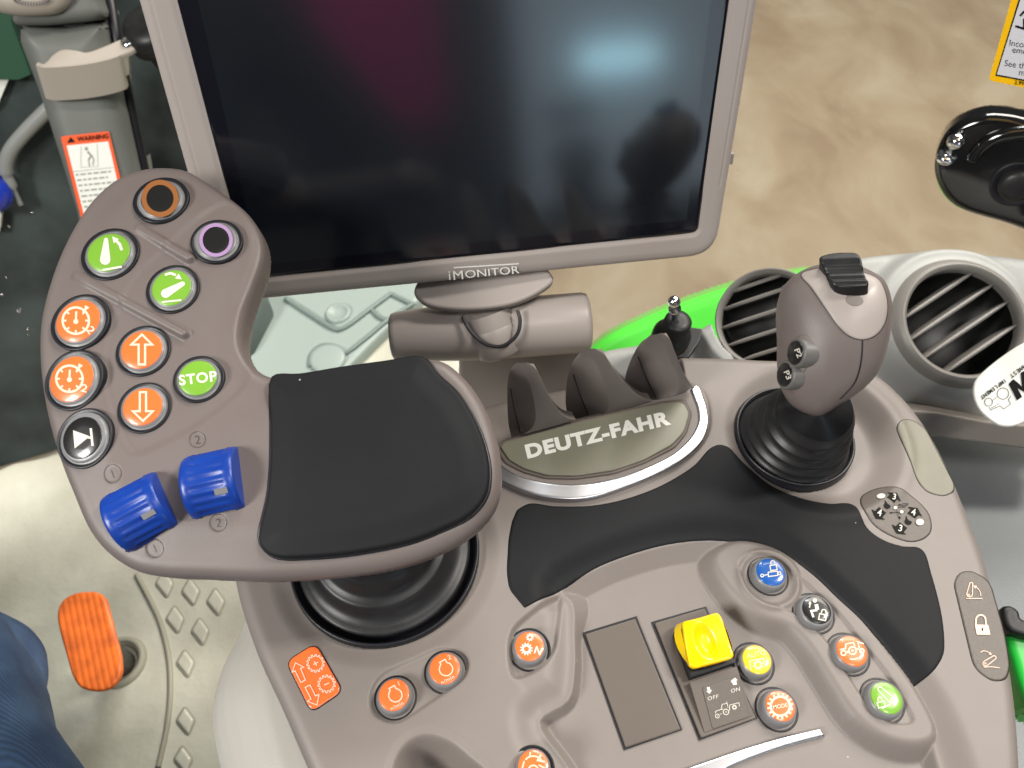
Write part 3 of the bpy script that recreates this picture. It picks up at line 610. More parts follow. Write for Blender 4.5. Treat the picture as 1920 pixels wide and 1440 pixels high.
# blue thumb wheels
def wheel(q, lb):
    """q: corner pixels TL, TR, BR, BL of the visible half barrel, axis along TL-TR"""
    hh = .007; U = FP.px(q, hh); a = (U[1]-U[0]+U[2]-U[3])/2; wdt = np.linalg.norm(a); ax = a/wdt; ce = U.mean(0); pr = np.array([-ax[1], ax[0]])
    rad = abs(((U[0]+U[1]-U[2]-U[3])/2)@pr)/2*1.10; wdt *= 1.03
    # slot
    V = []; n_a = 96; xs = []
    prof = [(-.5, .84), (-.5, .91), (-.485, .95), (-.43, .985), (-.34, 1.0), (-.28, .99), (.28, .99), (.34, 1.0), (.44, .975), (.485, .95), (.5, .91), (.5, .84)]
    for u, rr in prof:
        for k in range(n_a):
            th = 2*PI*k/n_a; rib = (.965+.035*math.cos(th*22)) if abs(u) < .33 else 1.
            r = rad*rr*rib
            loc = ce+ax*u*wdt+pr*r*math.cos(th); V.append(FP.w([loc], hh-rad*.62+r*math.sin(th)-.001)[0])
    F = []
    for i in range(len(prof)-1):
        for k in range(n_a): A = i*n_a+k; B = i*n_a+(k+1) % n_a; F.append((A, B, B+n_a, A+n_a))
    F.append(tuple(range(n_a))); F.append(tuple(range((len(prof)-1)*n_a, len(prof)*n_a)))
    o = link('thumb_wheel', V, F, m_blue, lever, label=lb); ewsplit(o, 50)
    # indicator bar
    th0 = PI/2-.5; I = []
    for du in (.12, .36):
        for dt in (-.09, .09):
            r = rad*1.012; loc = ce+ax*du*wdt-pr*r*math.cos(th0+dt); I.append(FP.w([loc], hh-rad*.62+r*math.sin(th0+dt)-.001)[0])
    link('indicator', I, [(0, 1, 3, 2)], m_cap, o, smooth=False)
    sl = np.array([ce+ax*(-.56)*wdt+pr*rad*1.0, ce+ax*.56*wdt+pr*rad*1.0, ce+ax*.56*wdt-pr*rad*1.0, ce-ax*.56*wdt-pr*rad*1.0])
    prism('wheel_slot', ce+(sl-ce)*.93, FP, -.006, .0003-.0006, m_gap, o)
wheel([(176, 931), (272, 884), (322, 972), (226, 1027)], 'blue ribbed thumb wheel marked 1')
wheel([(327, 853), (428, 836), (452, 940), (358, 967)], 'blue ribbed thumb wheel marked 2')
# bellows below the lever
def bellows(name, c0, n0, r0, c1, n1, r1, folds, mat, parent, amp=.0028, n=64, pw=1.0, label=None):
    prof = []; V = []; F = []; st = folds*10+1
    for k in range(st):
        t = k/(st-1); c = np.array(c0)*(1-t)+np.array(c1)*t; nn = unit(np.array(n0)*(1-t)+np.array(n1)*t); base = r0+(r1-r0)*t**pw
        ph = (k % 10)/10; wv = abs(math.sin(PI*ph))**.6
        r = base+amp*(wv-.5)*(1-.3*t)
        f = Fr(c, nn); V += list(f.w(circ(0, 0, r, n=n)))
    for k in range(st-1):
        for i in range(n): a = k*n+i; b = k*n+(i+1) % n; F.append((a, b, b+n, a+n))
    F.append(tuple(range((st-1)*n, st*n)))
    return link(name, V, F, mat, parent, label=label)
b1 = onz(722, 1034, 0)
lathe('boot_seat', [(.0455, -.004), (.0455, .0008), (.0450, .0014), (.0440, .0010), (.0425, -.005), (.030, -.008)], b1, (0, 0, 1), m_gap, lever, n=96)
def bel(prof, c0, c1, n1, name, mat, parent, n=96):
    V = []; F = []
    for t, r in prof:
        c = np.array(c0)*(1-t)+np.array(c1)*t; f = Fr(c, unit(np.array([0, 0, 1.])*(1-t)+np.array(n1)*t)); V += list(f.w(circ(0, 0, r, n=n)))
    for k in range(len(prof)-1):
        for i in range(n): a = k*n+i; b = k*n+(i+1) % n; F.append((a, b, b+n, a+n))
    F.append(tuple(range((len(prof)-1)*n, len(prof)*n))); return link(name, V, F, mat, parent)
bel([(-.06, .0405), (.0, .0405), (.03, .0412), (.05, .0412), (.065, .0402), (.075, .0385), (.10, .0355), (.18, .0335), (.24, .0328), (.27, .0322), (.285, .031), (.29, .0285), (.36, .0268), (.46, .0265), (.5, .025), (.55, .023), (1, .021)], b1, b1+np.array([-.004, .002, .048]), FP.ez, 'rubber_boot', m_rub, lever)

# ================================================================== CONSOLE BUTTONS
ENG = lambda n: [('l', [(-.34, .42), (-.2, .5), (.02, .62), (.12, .42)]+list(arc(.08, -.02, .44, 62, -200, 20))+[(-.26, .3)], .08, True), ('t', n, .3, .76, .3, 20, .01), ('t', 'n/min', .18, -.7, .24, 27, .01, 1.15, 0, 1.1)]
def cb(px):
    """height of the console surface under a pixel"""
    z = DZ
    for _ in range(5):
        p = onz(px[0], px[1], z); z = float(con_h(np.array([p[0]]), np.array([p[1]]))[0])
    return z
UPN = (0, 0, 1)
button(console, FC, (739, 1303), 41, 34.5, 28.5, .0050, m_orange, ENG('1'), m_pinkw, base=cb((739, 1303))-.0001, label='orange engine speed button numbered 1')
button(console, FC, (834, 1254), 41, 34.5, 28.5, .0050, m_orange, ENG('2'), m_pinkw, base=cb((834, 1254))-.0001, label='orange engine speed button numbered 2')
button(console, FC, (993, 1212), 41, 33, 27, .0050, m_orange, [('h', gear(.02, .62, .28, 9, .3), circ(.02, .62, .1, n=45)), ('h', gear(-.22, -.18, .45, 12, .26), circ(-.22, -.18, .17, n=60)), ('t', 'N', .6, -.3, .5, -20, .03)], m_white, base=cb((993, 1212))-.0001, label='orange neutral button marked N')
button(console, FC, (1000, 1437), 42, 33.5, 28.5, .006, m_orange, [('l', arc(0, 0, .68, 30, 140, 10), .1), ('l', arc(0, -.25, .32, 0, 180, 10), .1), ('l', [(-.2, .95), (-.22, .66)], .1), ('l', [(.5, .75), (.28, .4), (.75, .3)], .12), ('l', [(-.6, .35), (-.75, -.2)], .1), ('l', [(.35, .1), (.8, -.15)], .1)], m_pinkw, base=cb((1000, 1437))-.0001, label='orange button cut by the lower picture edge')
button(console, FC, (1419, 1237), 40, 32.5, 26.5, .006, m_yel, [('t', 'AUTO', -.06, .4, .36, 13, .0, .95), ('l', [(-.42, -.72), (-.5, -.08), (.46, .1), (.56, -.4)], .08), ('h', gear(.1, -.36, .38, 8, .3), circ(.1, -.36, .16, n=40))], m_pinkw, base=cb((1419, 1237))-.0001, label='amber button marked AUTO')
button(console, FC, (1463, 1324), 41, 33.5, 27, .006, m_orange, [('h', gear(0, 0, .92, 16, .2), circ(0, 0, .58, n=80)), ('t', 'MODE', 0, 0, .27, 10, .02, .95)], m_pinkw, base=cb((1463, 1324))-.0001, label='orange button marked MODE inside a gear ring')
NB = unit((-.02, .03, 1))
LOCKS = lambda x, y, s, r=0: [('l', rot2([(x-s*.5, y-s*.1), (x+s*.5, y-s*.1), (x+s*.5, y-s*.9), (x-s*.5, y-s*.9)], r, (x, y)), s*.16, True), ('l', rot2([(x-s*.3, y)]+list(arc(x, y+s*.3, s*.3, 180, -20, 8)), r, (x, y)), s*.16)]
button(console, FC, (1445, 1073), 39, 33, 26.5, .0048, m_bluef, [('l', [(-.18, .0), (-.16, -.3), (.5, -.22), (.48, .08)], .07, True), ('l', [(-.2, -.16), (-.5, -.22)], .07), ('c', -.6, -.23, .1, .07), ('c', .62, -.06, .1, .07)]+LOCKS(.16, .55, .45, 10), m_white, base=cb((1445, 1073))-.0001, label='blue button with hydraulic cylinder symbol')
button(console, FC, (1531, 1144), 40, 33.5, 26.5, .0048, m_black, [('d', -.12, .68, .15), ('l', [(-.02, .42), (.06, .02)], .26), ('l', [(.06, .0), (-.38, -.06), (-.22, -.5)], .15), ('l', [(-.5, .18), (-.46, .44)], .08), ('f', head(-.46, .52, 95, .14))]+LOCKS(.48, -.25, .5, -12), m_white, base=cb((1531, 1144))-.0001, label='black button with driver seat symbol')
button(console, FC, (1597, 1221), 41, 34.5, 28, .0048, m_orange, [('c', .05, .04, .25, .11), ('d', .05, .04, .09), ('c', -.55, -.12, .16, .1), ('c', .68, .02, .14, .1), ('l', [(-.8, .1), (-.42, .18), (-.4, .48), (.1, .58), (.22, .34)], .1), ('l', [(-.38, -.1), (-.2, 0)], .1), ('l', [(.32, .18), (.56, .1)], .1), ('l', [(.4, .68), (.5, .2)], .09), ('l', [(.42, .62), (.8, .5)], .09), ('l', arc(.08, -.05, .5, -115, -50, 8), .1)], m_pinkw, base=cb((1597, 1221))-.0001, label='orange button with tractor steering symbol')
button(console, FC, (1662, 1309), 42, 35.5, 28.5, .0048, m_green, [('l', droplink(.34, -.12, .2, -.42, .6, .14), .07, True), ('c', .36, -.12, .09, .06), ('l', [(-.28, -.7), (.66, -.18)], .06)]+LOCKS(-.4, -.2, .45, 15), m_white, base=cb((1662, 1309))-.0001, label='green button with lift arm lock symbol')

# ================================================================== JOYSTICK
jb = np.array([B2[0], B2[1], -.006])
joy = root('joystick', jb, 'taupe joystick with black rocker on top, rising from a ribbed black rubber boot', 'joystick')
jc = at(1565, 640, .345); jn = at(1536, 768, .352)
nj = unit(jn-jb+np.array([0, 0, .02]))
lathe('boot_seat', [(.0315, -.006), (.0315, .0035), (.0308, .0045), (.0298, .004), (.0285, -.004)], jb+np.array([0, 0, .001]), (0, 0, 1), m_gap, joy, n=96, cap=False)
prof = []; R0 = [.0295, .0262, .0238, .0212, .0185, .0168]; tt = [0., .2, .4, .6, .8, 1.0]
for i in range(5):
    r = R0[i]; t0 = tt[i]; dt = .2
    prof += [(t0, r-.0030), (t0+dt*.10, r-.0006), (t0+dt*.18, r+.0001), (t0+dt*.27, r+.0001), (t0+dt*.36, r-.0008), (t0+dt*.42, R0[i+1]+.0004), (t0+dt*.6, R0[i+1]-.0016), (t0+dt*.9, R0[i+1]-.0034)]
prof = [(-.1, .0285)]+prof+[(1.0, .0155)]
bel(prof, jb, jn, nj, 'rubber_boot', m_rub, joy, n=80)
FJ = Fr(jc, CAM-jc)
kn = FJ.px(cr([(1530, 498), (1508, 506), (1488, 518), (1467, 542), (1456, 580), (1457, 640), (1458, 693), (1467, 733), (1486, 760), (1513, 775), (1540, 779), (1573, 760), (1598, 744), (1623, 725), (1647, 697), (1662, 660), (1671, 610), (1671, 560), (1657, 525), (1634, 509), (1612, 500), (1570, 492)], 6))
def inflate(name, out, fr, res, D, mat, parent, pw=2.5, back=1., **kw):
    lo = out.min(0)-res; hi = out.max(0)+res; dm = None
    # radial mesh: rings scaled between outline and the medial point keep a clean silhouette
    c = out.mean(0); n = len(out); V = []; F = []; K = 22
    for side in (1, -1):
        for k in range(K+1):
            a = k/K*PI/2; s = math.cos(a)**1.0; z = D*math.sin(a)**(2/pw)*(1 if side > 0 else -back)
            if side < 0 and k == 0: continue
            V += list(fr.w(c+(out-c)*max(s, .0005), z))
    for k in range(K):
        for i in range(n): a = k*n+i; b = k*n+(i+1) % n; F.append((a, b, b+n, a+n))
    off = (K+1)*n
    for i in range(n): a = i; b = (i+1) % n; F.append((b, a, off+i, off+(i+1) % n))
    for k in range(K-1):
        for i in range(n): a = off+k*n+i; b = off+k*n+(i+1) % n; F.append((b, a, a+n, b+n))
    return link(name, V, F, mat, parent, **kw), c
KD = .0215
kc = kn.mean(0)
grip, _ = inflate('grip', kn, FJ, .0005, KD, m_lev, joy)
def kn_h(X, Y, out=kn):
    """height of the inflated grip above its frame plane at local points"""
    ang = np.arctan2(out[:, 1]-kc[1], out[:, 0]-kc[0]); rad = np.hypot(out[:, 1]-kc[1], out[:, 0]-kc[0]); o = np.argsort(ang)
    A = np.arctan2(Y-kc[1], X-kc[0]); Rr = np.interp(A, ang[o], rad[o], period=2*PI); s = np.clip(np.hypot(X-kc[0], Y-kc[1])/Rr, 0, .9999)
    return KD*(1-s*s)**(1/2.5)
def kpx(pts, it=6):
    p = FJ.px(pts)
    for _ in range(it):
        h = kn_h(p[:, 0], p[:, 1]); p = np.array([FJ.px([q], hh)[0] for q, hh in zip(pts, h)])
    return p
capo = kpx(cr([(1502, 515), (1520, 538), (1548, 578), (1572, 612), (1594, 631), (1617, 637), (1640, 630), (1657, 610), (1664, 580), (1661, 552), (1650, 527), (1632, 515), (1600, 508), (1560, 502), (1525, 505)], 5))
g2 = inset(capo if area(capo) > 0 else capo[::-1], -.00035)
slab('cap_seam', g2, FJ, .0004, .0002, .001, m_gap, joy, hfun=kn_h, lift=.0001)
slab('top_cap', capo, FJ, .0004, .0006, .001, m_taupe_s, joy, hfun=kn_h, lift=.0006, label='lighter taupe cap on the joystick head')
ed = kpx(circ(1602, 563, 17, 11, rot=.15)); 
slab('finger_dimple', ed, FJ, .0003, .0003, .0006, m_taupe, joy, hfun=kn_h, lift=.0008)
# seam down the front
sm_ = kpx(cr([(1617, 638), (1616, 665), (1611, 695), (1602, 718), (1588, 735), (1575, 748)], 6, False)); sV = FJ.w(sm_, kn_h(sm_[:, 0], sm_[:, 1])+.00005)
tube('seam_line', sV, .00032, m_gap, joy, n=6)
# thumb rocker
rk = cr([(1526, 514), (1536, 502), (1556, 496), (1582, 494), (1608, 496), (1616, 510), (1627, 535), (1610, 545), (1585, 546), (1562, 541), (1548, 530), (1538, 518)], 4)
ro = kpx(rk)
_k = kpx([(1582, 530)])[0]; FK = Fr(FJ.w([_k], kn_h(_k[:1], _k[1:])[0]+.0004)[0], unit(FJ.ez*.72+FJ.ey*.69), FJ.ex)
rk_out = FK.px(cr([(1536, 504), (1556, 496), (1582, 494), (1606, 496), (1614, 506), (1620, 522), (1628, 539), (1612, 545), (1588, 547), (1566, 544), (1556, 536), (1548, 522)], 4)); rcy = rk_out.mean(0)
def rkh(X, Y):
    v = Y-rcy[1]
    return .0045*ss(-.002, .006, v)*1.0+.0009*np.abs(np.sin(v/.0036*PI))*ss(.004, .001, v)
slab('thumb_rocker', rk_out, FK, .00032, .0009, .012, m_rub, joy, hfun=rkh, lift=.0022)
slab('rocker_flap', FK.px(cr([(1520, 513), (1530, 505), (1545, 498), (1560, 520), (1562, 540), (1545, 530)], 4), -.002), FK, .0004, .001, .006, m_rub, joy, lift=-.002)

# side buttons P2, P3
def sidebtn(c, txt, lb):
    p = kpx([c])[0]; h = kn_h(p[:1], p[1:])[0]; e = .0008
    hx = (kn_h(p[:1]+e, p[1:])[0]-kn_h(p[:1]-e, p[1:])[0])/(2*e); hy = (kn_h(p[:1], p[1:]+e)[0]-kn_h(p[:1], p[1:]-e)[0])/(2*e)
    n = unit(-hx*FJ.ex-hy*FJ.ey+FJ.ez); n = unit(FJ.ez*.62+FJ.ex*-.76+FJ.ey*.05); o = FJ.w([p], h)[0]+n*.0002; f = Fr(o, n, FJ.ex)
    b = lathe('side_button', [(.0068, -.006), (.0068, .0012), (.0065, .0019), (.0058, .0022)], o, n, m_cap2, joy, label=lb)
    lathe('face', [(.0054, .0018), (.0054, .0024), (.0052, .0025)], o, n, m_black, b)
    marks('print', [('t', txt, c[0]-3, -c[1], 10, -68, .02, 1.25)], f, .0027, m_white, b)
slab('button_housing', kpx(cr([(1510, 625), (1522, 634), (1527, 655), (1524, 680), (1508, 700), (1500, 728), (1488, 738), (1474, 730), (1464, 706), (1466, 684), (1480, 672), (1484, 645), (1496, 628)], 4)), FJ, .0004, .0012, .002, m_taupe_dk, joy, hfun=kn_h, lift=.0004)
sidebtn((1500, 662), 'P2', 'round side button marked P2'); sidebtn((1480, 703), 'P3', 'round side button marked P3')

# ================================================================== MONITOR
vV = FW + (30/FPX)*RT - (1865/FPX)*UP; vV = unit(vV)              # the screen's own downward direction
r1 = ray((420, 569))[0]; r2 = ray((1343, 484))[0]; hV = unit(np.cross(np.cross(r1, r2), vV))
if hV[0] < 0: hV = -hV
nM = unit(np.cross(hV, -vV)); 
if np.dot(nM, CAM-at(900, 300, .5)) < 0: nM = -nM
FM = Fr(at(905, 522, .438), nM, hV)
mon = root('monitor', FM.o, 'large wall-like touch screen in a taupe frame with dark reflecting glass', 'monitor')
mon['label'] = 'large switched-off touch screen in a taupe frame, white lettering on its lower edge'
def mline(x0, s, y): return (x0+s*y, y)
H = FM.px([(905, 522)])[0]
BL = FM.px([(419, 571)])[0]; BR = FM.px([(1343, 480)])[0]; TL = FM.px([(258, 0)])[0]; TR = FM.px([(1424, 0)])[0]
tops = .235
def up_to(a, b, L): d = unit(b-a); return a+d*L
TL2 = up_to(BL, TL, tops); TR2 = up_to(BR, TR, tops)
mo = rpoly([BL, BR, TR2, TL2], [.010, .018, .012, .012], 8)
iBL = FM.px([(470, 524)])[0]; iBR = FM.px([(1308, 436)])[0]; iTL = FM.px([(331, 0)])[0]; iTR = FM.px([(1367, 0)])[0]
io = rpoly([iBL, iBR, up_to(iBR, iTR, tops-.022), up_to(iBL, iTL, tops-.022)], [.0025, .004, .003, .003], 6)
def mon_h(X, Y):
    d = dist(mo, X, Y, .003); di = dist(io, X, Y, .01)
    g = .0005*np.exp(-((d+.0055)/.00035)**2)*(Y > BL[1]+.03)*((X < BL[0]+.03) | (Y > BR[1]+.045))
    return .0008*ss(0, .003, di)-g-.0007*ss(-.007, -.001, d)
slab('housing', mo, FM, .0006, .0038, .030, m_taupe_s, mon, hfun=mon_h, bot=.004, wall=10)
slab('glass', io, FM, .0015, .0004, .002, m_screen, mon, lift=.0003)
sBL = FM.px([(487, 497)])[0]; sBR = FM.px([(1287, 412)])[0]; sTL = FM.px([(371, 0)])[0]; sTR = FM.px([(1332, 0)])[0]
prism('display', np.array([sBL, sBR, up_to(sBR, sTR, tops-.034), up_to(sBL, sTL, tops-.034)]), FM, -.001, .00045, m_lcd, mon)
marks('lettering', [('t', 'i', 843, -517, 18, 5, .0), ('t', 'M', 859, -516, 17, 5, .0, 1.15), ('t', 'ONITOR', 923, -510, 14, 5.2, .0, 1.32), ('l', [(851, -502), (973, -494.5)], 2.2)], FM, .0013, m_stick, mon)
side = FM.px([(1374, 312)])[0]
prism('side_clip', np.array([side+(-.006, 0), side+(.0012, 0), side+(.0012, .006), side+(-.006, .006)]), FM, -.012, -.003, m_taupe_s, mon)

# mount: half-round plate, neck, cross tube
mount = root('monitor_mount', at(920, 620, .47), 'taupe swivel mount with tilted neck and fat cross tube under the screen', 'monitor mount')
fpz = Fr(at(905, 548, .446), unit((.02, -.45, .9)))
slab('support_plate', fpz.px(cr([(776, 548), (786, 562), (805, 573), (859, 580), (913, 578), (967, 568), (1014, 546), (1038, 524), (1020, 500), (900, 490), (790, 520)], 5)), fpz, .0007, .002, .009, m_taupe_s, mount, bot=.002)
na = at(910, 578, .462); nb = at(932, 642, .467); ax_n = unit(nb-na)
lathe('neck', [(.0160, .003), (.0168, .012), (.0168, .0123), (.0168, .0128), (.0171, .0132), (.0135, .030), (.010, .032)], na, ax_n, m_taupe_s, mount)
ta = at(733, 632, .47); tb = at(1104, 604, .475); axt = unit(tb-ta); L = np.linalg.norm(tb-ta)
lathe('cross_tube', [(.004, -.0005), (.012, .0), (.0145, .0012), (.0155, .004), (.0175, .03), (.019, .055), (.0192, .08), (.0192, L-.004), (.0182, L-.001), (.016, L), (.004, L+.0003)], ta, axt, m_taupe_s, mount, n=80)
# dark slot where the neck enters the tube
sn = Fr(at(940, 632, .449), unit(CAM-at(940, 632, .449)+np.array([0, 0, .1])))
tube('slot_ring', sn.w(sn.px(cr([(868, 592), (876, 612), (892, 632), (912, 646), (936, 650), (958, 640), (972, 622), (975, 598), (970, 582)], 6, False)), 0), .0011, m_gap, mount, n=8)
# mount base block behind the tray
fb_ = Fr(ony(1000, 700, .335), (0, -1, 0))
prism('mount_base', fb_.px(rpoly([(860, 640), (1100, 615), (1112, 690), (1140, 905), (860, 905)], 4)), fb_, -.012, -.002, m_taupe, mount, bev=.003, smooth=True)

# ================================================================== DASH PANEL WITH VENTS
FD = Fr(at(1775, 612, .59), unit((-.05, -.42, .9)))
dash = root('dashboard_panel', FD.o, 'light grey side dashboard with two round air vents behind the joystick', 'dashboard')
do = FD.px(cr([(1090, 700), (1112, 664), (1200, 643), (1290, 630), (1340, 606), (1400, 580), (1527, 503), (1607, 480), (1707, 469), (1807, 469), (1920, 479), (2040, 500), (2140, 560), (2150, 760), (2050, 812), (1920, 800), (1840, 785), (1740, 770), (1650, 755), (1500, 760), (1330, 740)], 5))
vc = FD.px([(1775, 617)])[0]; vr = np.linalg.norm(FD.px([(1775+103, 617)])[0]-vc)
vc2 = FD.px([(1425, 612)])[0]
def dash_h(X, Y):
    r = np.hypot(X-vc[0], Y-vc[1])/vr
    h = .020*ss(1.62, 1.12, r)
    up = ss(-.2, 1.0, (Y-vc[1])/vr)
    h += .010*np.exp(-((r-1.45)/.13)**2)*up
    h -= .075*ss(1.02, .93, r)
    r2 = np.sqrt(((X-vc2[0])/1.15)**2+(Y-vc2[1])**2)/vr; h += .016*ss(1.25, 1.0, r2); h -= .09*ss(.84, .76, r2)
    return h
slab('panel', do, FD, .0014, .010, .03, m_dash, dash, hfun=dash_h, bot=.004)
def vent(c, R, h, ang, lb, nsl=5, rimk=1., tilt=0., sq=1., slat_m=m_dashd, offs=(-.62, -.25, .12, .5, .8)):
    o = FD.w([c], h)[0]; ez = unit(FD.ez+FD.ex*tilt)
    v = lathe('air_vent', [(R*(1+.36*rimk), -.03), (R*(1+.33*rimk), -.014), (R*(1+.27*rimk), -.006), (R*(1+.17*rimk), .002), (R*1.08, .0058), (R*1.05, .0062), (R*1.035, .0052), (R*1.0, .0045), (R*.985, .0), (R*.97, -.03)], o, ez, m_dashd, dash, n=96, cap=False, label=lb)
    lathe('vent_well', [(R*.975, -.004), (R*.93, -.03), (R*.01, -.031)], o, ez, m_void, v, n=64)
    f = Fr(o, ez, FD.ex)
    a = math.radians(ang); ux = np.array([math.cos(a), math.sin(a)]); uy = np.array([-ux[1], ux[0]])
    for k in offs:
        w = math.sqrt(max(1-k*k, .01))*R*.985; ts = np.linspace(-1, 1, 17); V = []; F = []
        for t in ts:
            bow = 0.
            cc = uy*(k*R+bow)+ux*w*t; tk = .0021*(1-.5*abs(t)**4)
            for (du, dz) in ((-tk*.4, .0005), (tk*.2, .0014), (tk, .0004), (tk*1.9, -.011), (tk*1.2, -.0115), (-tk*.5, -.001)):
                V.append(f.w([cc+uy*du], dz-.001)[0])
        for i in range(len(ts)-1):
            for j in range(6): F.append((i*6+j, i*6+(j+1) % 6, (i+1)*6+(j+1) % 6, (i+1)*6+j))
        F.append(tuple(range(6))); F.append(tuple(range(len(V)-6, len(V))))
        ob = link('slat', V, F, slat_m, v); ewsplit(ob, 45)
    return v
vent(vc, vr, .020, 33, 'large round air vent right of the joystick', offs=(-.60, -.18, .22, .60))
vent(vc2, vr*.86, .022, 12, 'round air vent half hidden by the joystick', tilt=-.45, rimk=.42, offs=(-.7, -.3, .12, .52, .84))
# darker strip under the panel and the grey side moulding
fside = Fr(at(1850, 830, .57), unit((0, -.8, .6)))
prism('lower_lip', fside.px(rpoly([(1560, 760), (1760, 773), (1850, 790), (2100, 815), (2100, 860), (1920, 842), (1757, 820), (1600, 800)], 3)), fside, -.03, 0, m_dashside, dash, bev=.002, smooth=True)
fs2 = Fr(at(1850, 1000, .62), unit((-.05, -.15, .95)))
slab('side_moulding', fs2.px(cr([(1560, 740), (1700, 780), (1920, 810), (2200, 830), (2300, 1200), (2300, 1700), (2000, 1720), (1850, 1500), (1700, 1100)], 4)), fs2, .002, .012, .05, m_sidegrey, None, label='textured grey side moulding right of the console, below the dashboard', cat='trim panel')

# ball stud mount on the dashboard end
bs = at(1258, 632, .56)
stud = root('ball_stud_mount', bs, 'small steel ball stud on a round black rubber base behind the tray dividers', 'ball mount')
lathe('base', [(.0145, -.02), (.0145, .004), (.0125, .008), (.0105, .010), (.0100, .022), (.0090, .0235), (.004, .0238)], bs, (.05, -.15, 1), m_rub, stud)
lathe('stud', [(.0028, .0), (.0028, .012), (.0045, .0125), (.0045, .015), (.0018, .0155), (.0018, .019)]+[(.0045*math.sin(a), .0228-.0045*math.cos(a)) for a in np.linspace(.45, PI-.02, 12)], bs+unit((.05, -.15, 1))*.0235+np.array([-.002, 0, 0]), (-.25, -.1, 1), m_chrome, stud, n=24)
fbp = Fr(bs-np.array([0, 0, .004]), (0, -.2, 1))
prism('foot_plate', fbp.px(rpoly([(1245, 640), (1290, 612), (1318, 616), (1312, 640), (1290, 672), (1250, 668)], 6)), fbp, -.01, 0, m_rub, stud, bev=.001, smooth=True)

# ================================================================== OUTSIDE: green fender, hall floor
fg = Fr(at(1400, 600, 1.35), unit((-.15, -.75, .7)))
slab('green_fender', fg.px(cr([(1095, 672), (1125, 640), (1200, 601), (1290, 565), (1407, 528), (1480, 513), (1560, 503), (1640, 510), (1690, 560), (1690, 700), (1600, 760), (1300, 760), (1120, 720)], 5)), fg, .004, .02, .12, m_fender, None, label='bright green curved bodywork seen beyond the dashboard', cat='fender')

# hall floor
def plane(name, c, sx, sy, mat, **kw):
    c = np.array(c, float); V = [c+np.array(p) for p in ((-sx, -sy, 0), (sx, -sy, 0), (sx, sy, 0), (-sx, sy, 0))]
    return link(name, V, [(0, 1, 2, 3)], mat, None, smooth=False, **kw)
def floor_mat():
    m = bpy.data.materials.new('polished_concrete'); m.use_nodes = True; nt = m.node_tree; b = nt.nodes['Principled BSDF']; L = nt.links.new
    tc = nt.nodes.new('ShaderNodeTexCoord'); mp = nt.nodes.new('ShaderNodeMapping'); mp.inputs['Scale'].default_value = (1, .62, 1); mp.inputs['Rotation'].default_value = (0, 0, .5); L(tc.outputs['Object'], mp.inputs[0])
    n = nt.nodes.new('ShaderNodeTexNoise'); n.inputs['Scale'].default_value = 2.6; n.inputs['Detail'].default_value = 7; n.inputs['Roughness'].default_value = .55; n.inputs['Distortion'].default_value = .6; L(mp.outputs[0], n.inputs['Vector'])
    r = nt.nodes.new('ShaderNodeValToRGB'); e = r.color_ramp.elements; e[0].position = .33; e[0].color = (.265, .205, .14, 1); e[1].position = .68; e[1].color = (.385, .33, .245, 1)
    k = r.color_ramp.elements.new(.5); k.color = (.325, .265, .185, 1); L(n.outputs['Fac'], r.inputs[0]); L(r.outputs[0], b.inputs['Base Color'])
    n2 = nt.nodes.new('ShaderNodeTexNoise'); n2.inputs['Scale'].default_value = 4; n2.inputs['Detail'].default_value = 4; L(tc.outputs['Object'], n2.inputs['Vector'])
    mr = nt.nodes.new('ShaderNodeMapRange'); mr.inputs[3].default_value = .12; mr.inputs[4].default_value = .4; L(n2.outputs['Fac'], mr.inputs[0]); L(mr.outputs[0], b.inputs['Roughness'])
    return m
plane('hall_floor', (2, 4, -1.9), 14, 14, floor_mat(), kind='structure')

# ================================================================== CAB FLOOR MAT, PEDAL, PEDESTAL
ZM = -.46
FF = Fr((0, 0, ZM), (0, 0, 1))
tread = slab('cab_floor', FF.px(cr([(-10, 878), (90, 850), (300, 770), (520, 690), (760, 560), (800, 535), (900, 520), (960, 800), (960, 1500), (700, 1900), (-200, 1900), (-300, 1200)], 3)), FF, .006, .01, .06, m_matw, None, kind='structure')
# raised diamonds
def fpx(*p): return [(x/3.43, 1040+y/3.43) for x, y in p]
dia = [((1060, 190), 1), ((1228, 240), 1), ((1390, 305), 1), ((1128, 418), 1), ((1290, 495), 1), ((1195, 700), 1), ((1195, 1070), 1), ((1180, 1320), 1)]
for (x, y), _ in dia:
    q = fpx((x-5, y-85), (x+55, y-5), (x+15, y+85), (x-55, y))
    U = FF.px(rpoly(q, 5)); slab('diamond_stud', U, FF, .0014, .0016, .004, m_matw, tread, lift=.0026)
    U = inset(U if area(U) > 0 else U[::-1], -.0022)
    slab('stud_outline', U, FF, .0016, .0005, .001, m_groove, tread, lift=.0008)
gp = [(880, 130), (960, 280), (1030, 430), (1085, 640), (1100, 850), (1080, 1090), (1020, 1371)]
cg = FF.px(cr(fpx(*gp), 6, False)); V, Fq = stroke(cg, .012)
tube('mat_bead', FF.w(cg, .001),   .0028, m_groove, tread, n=10)
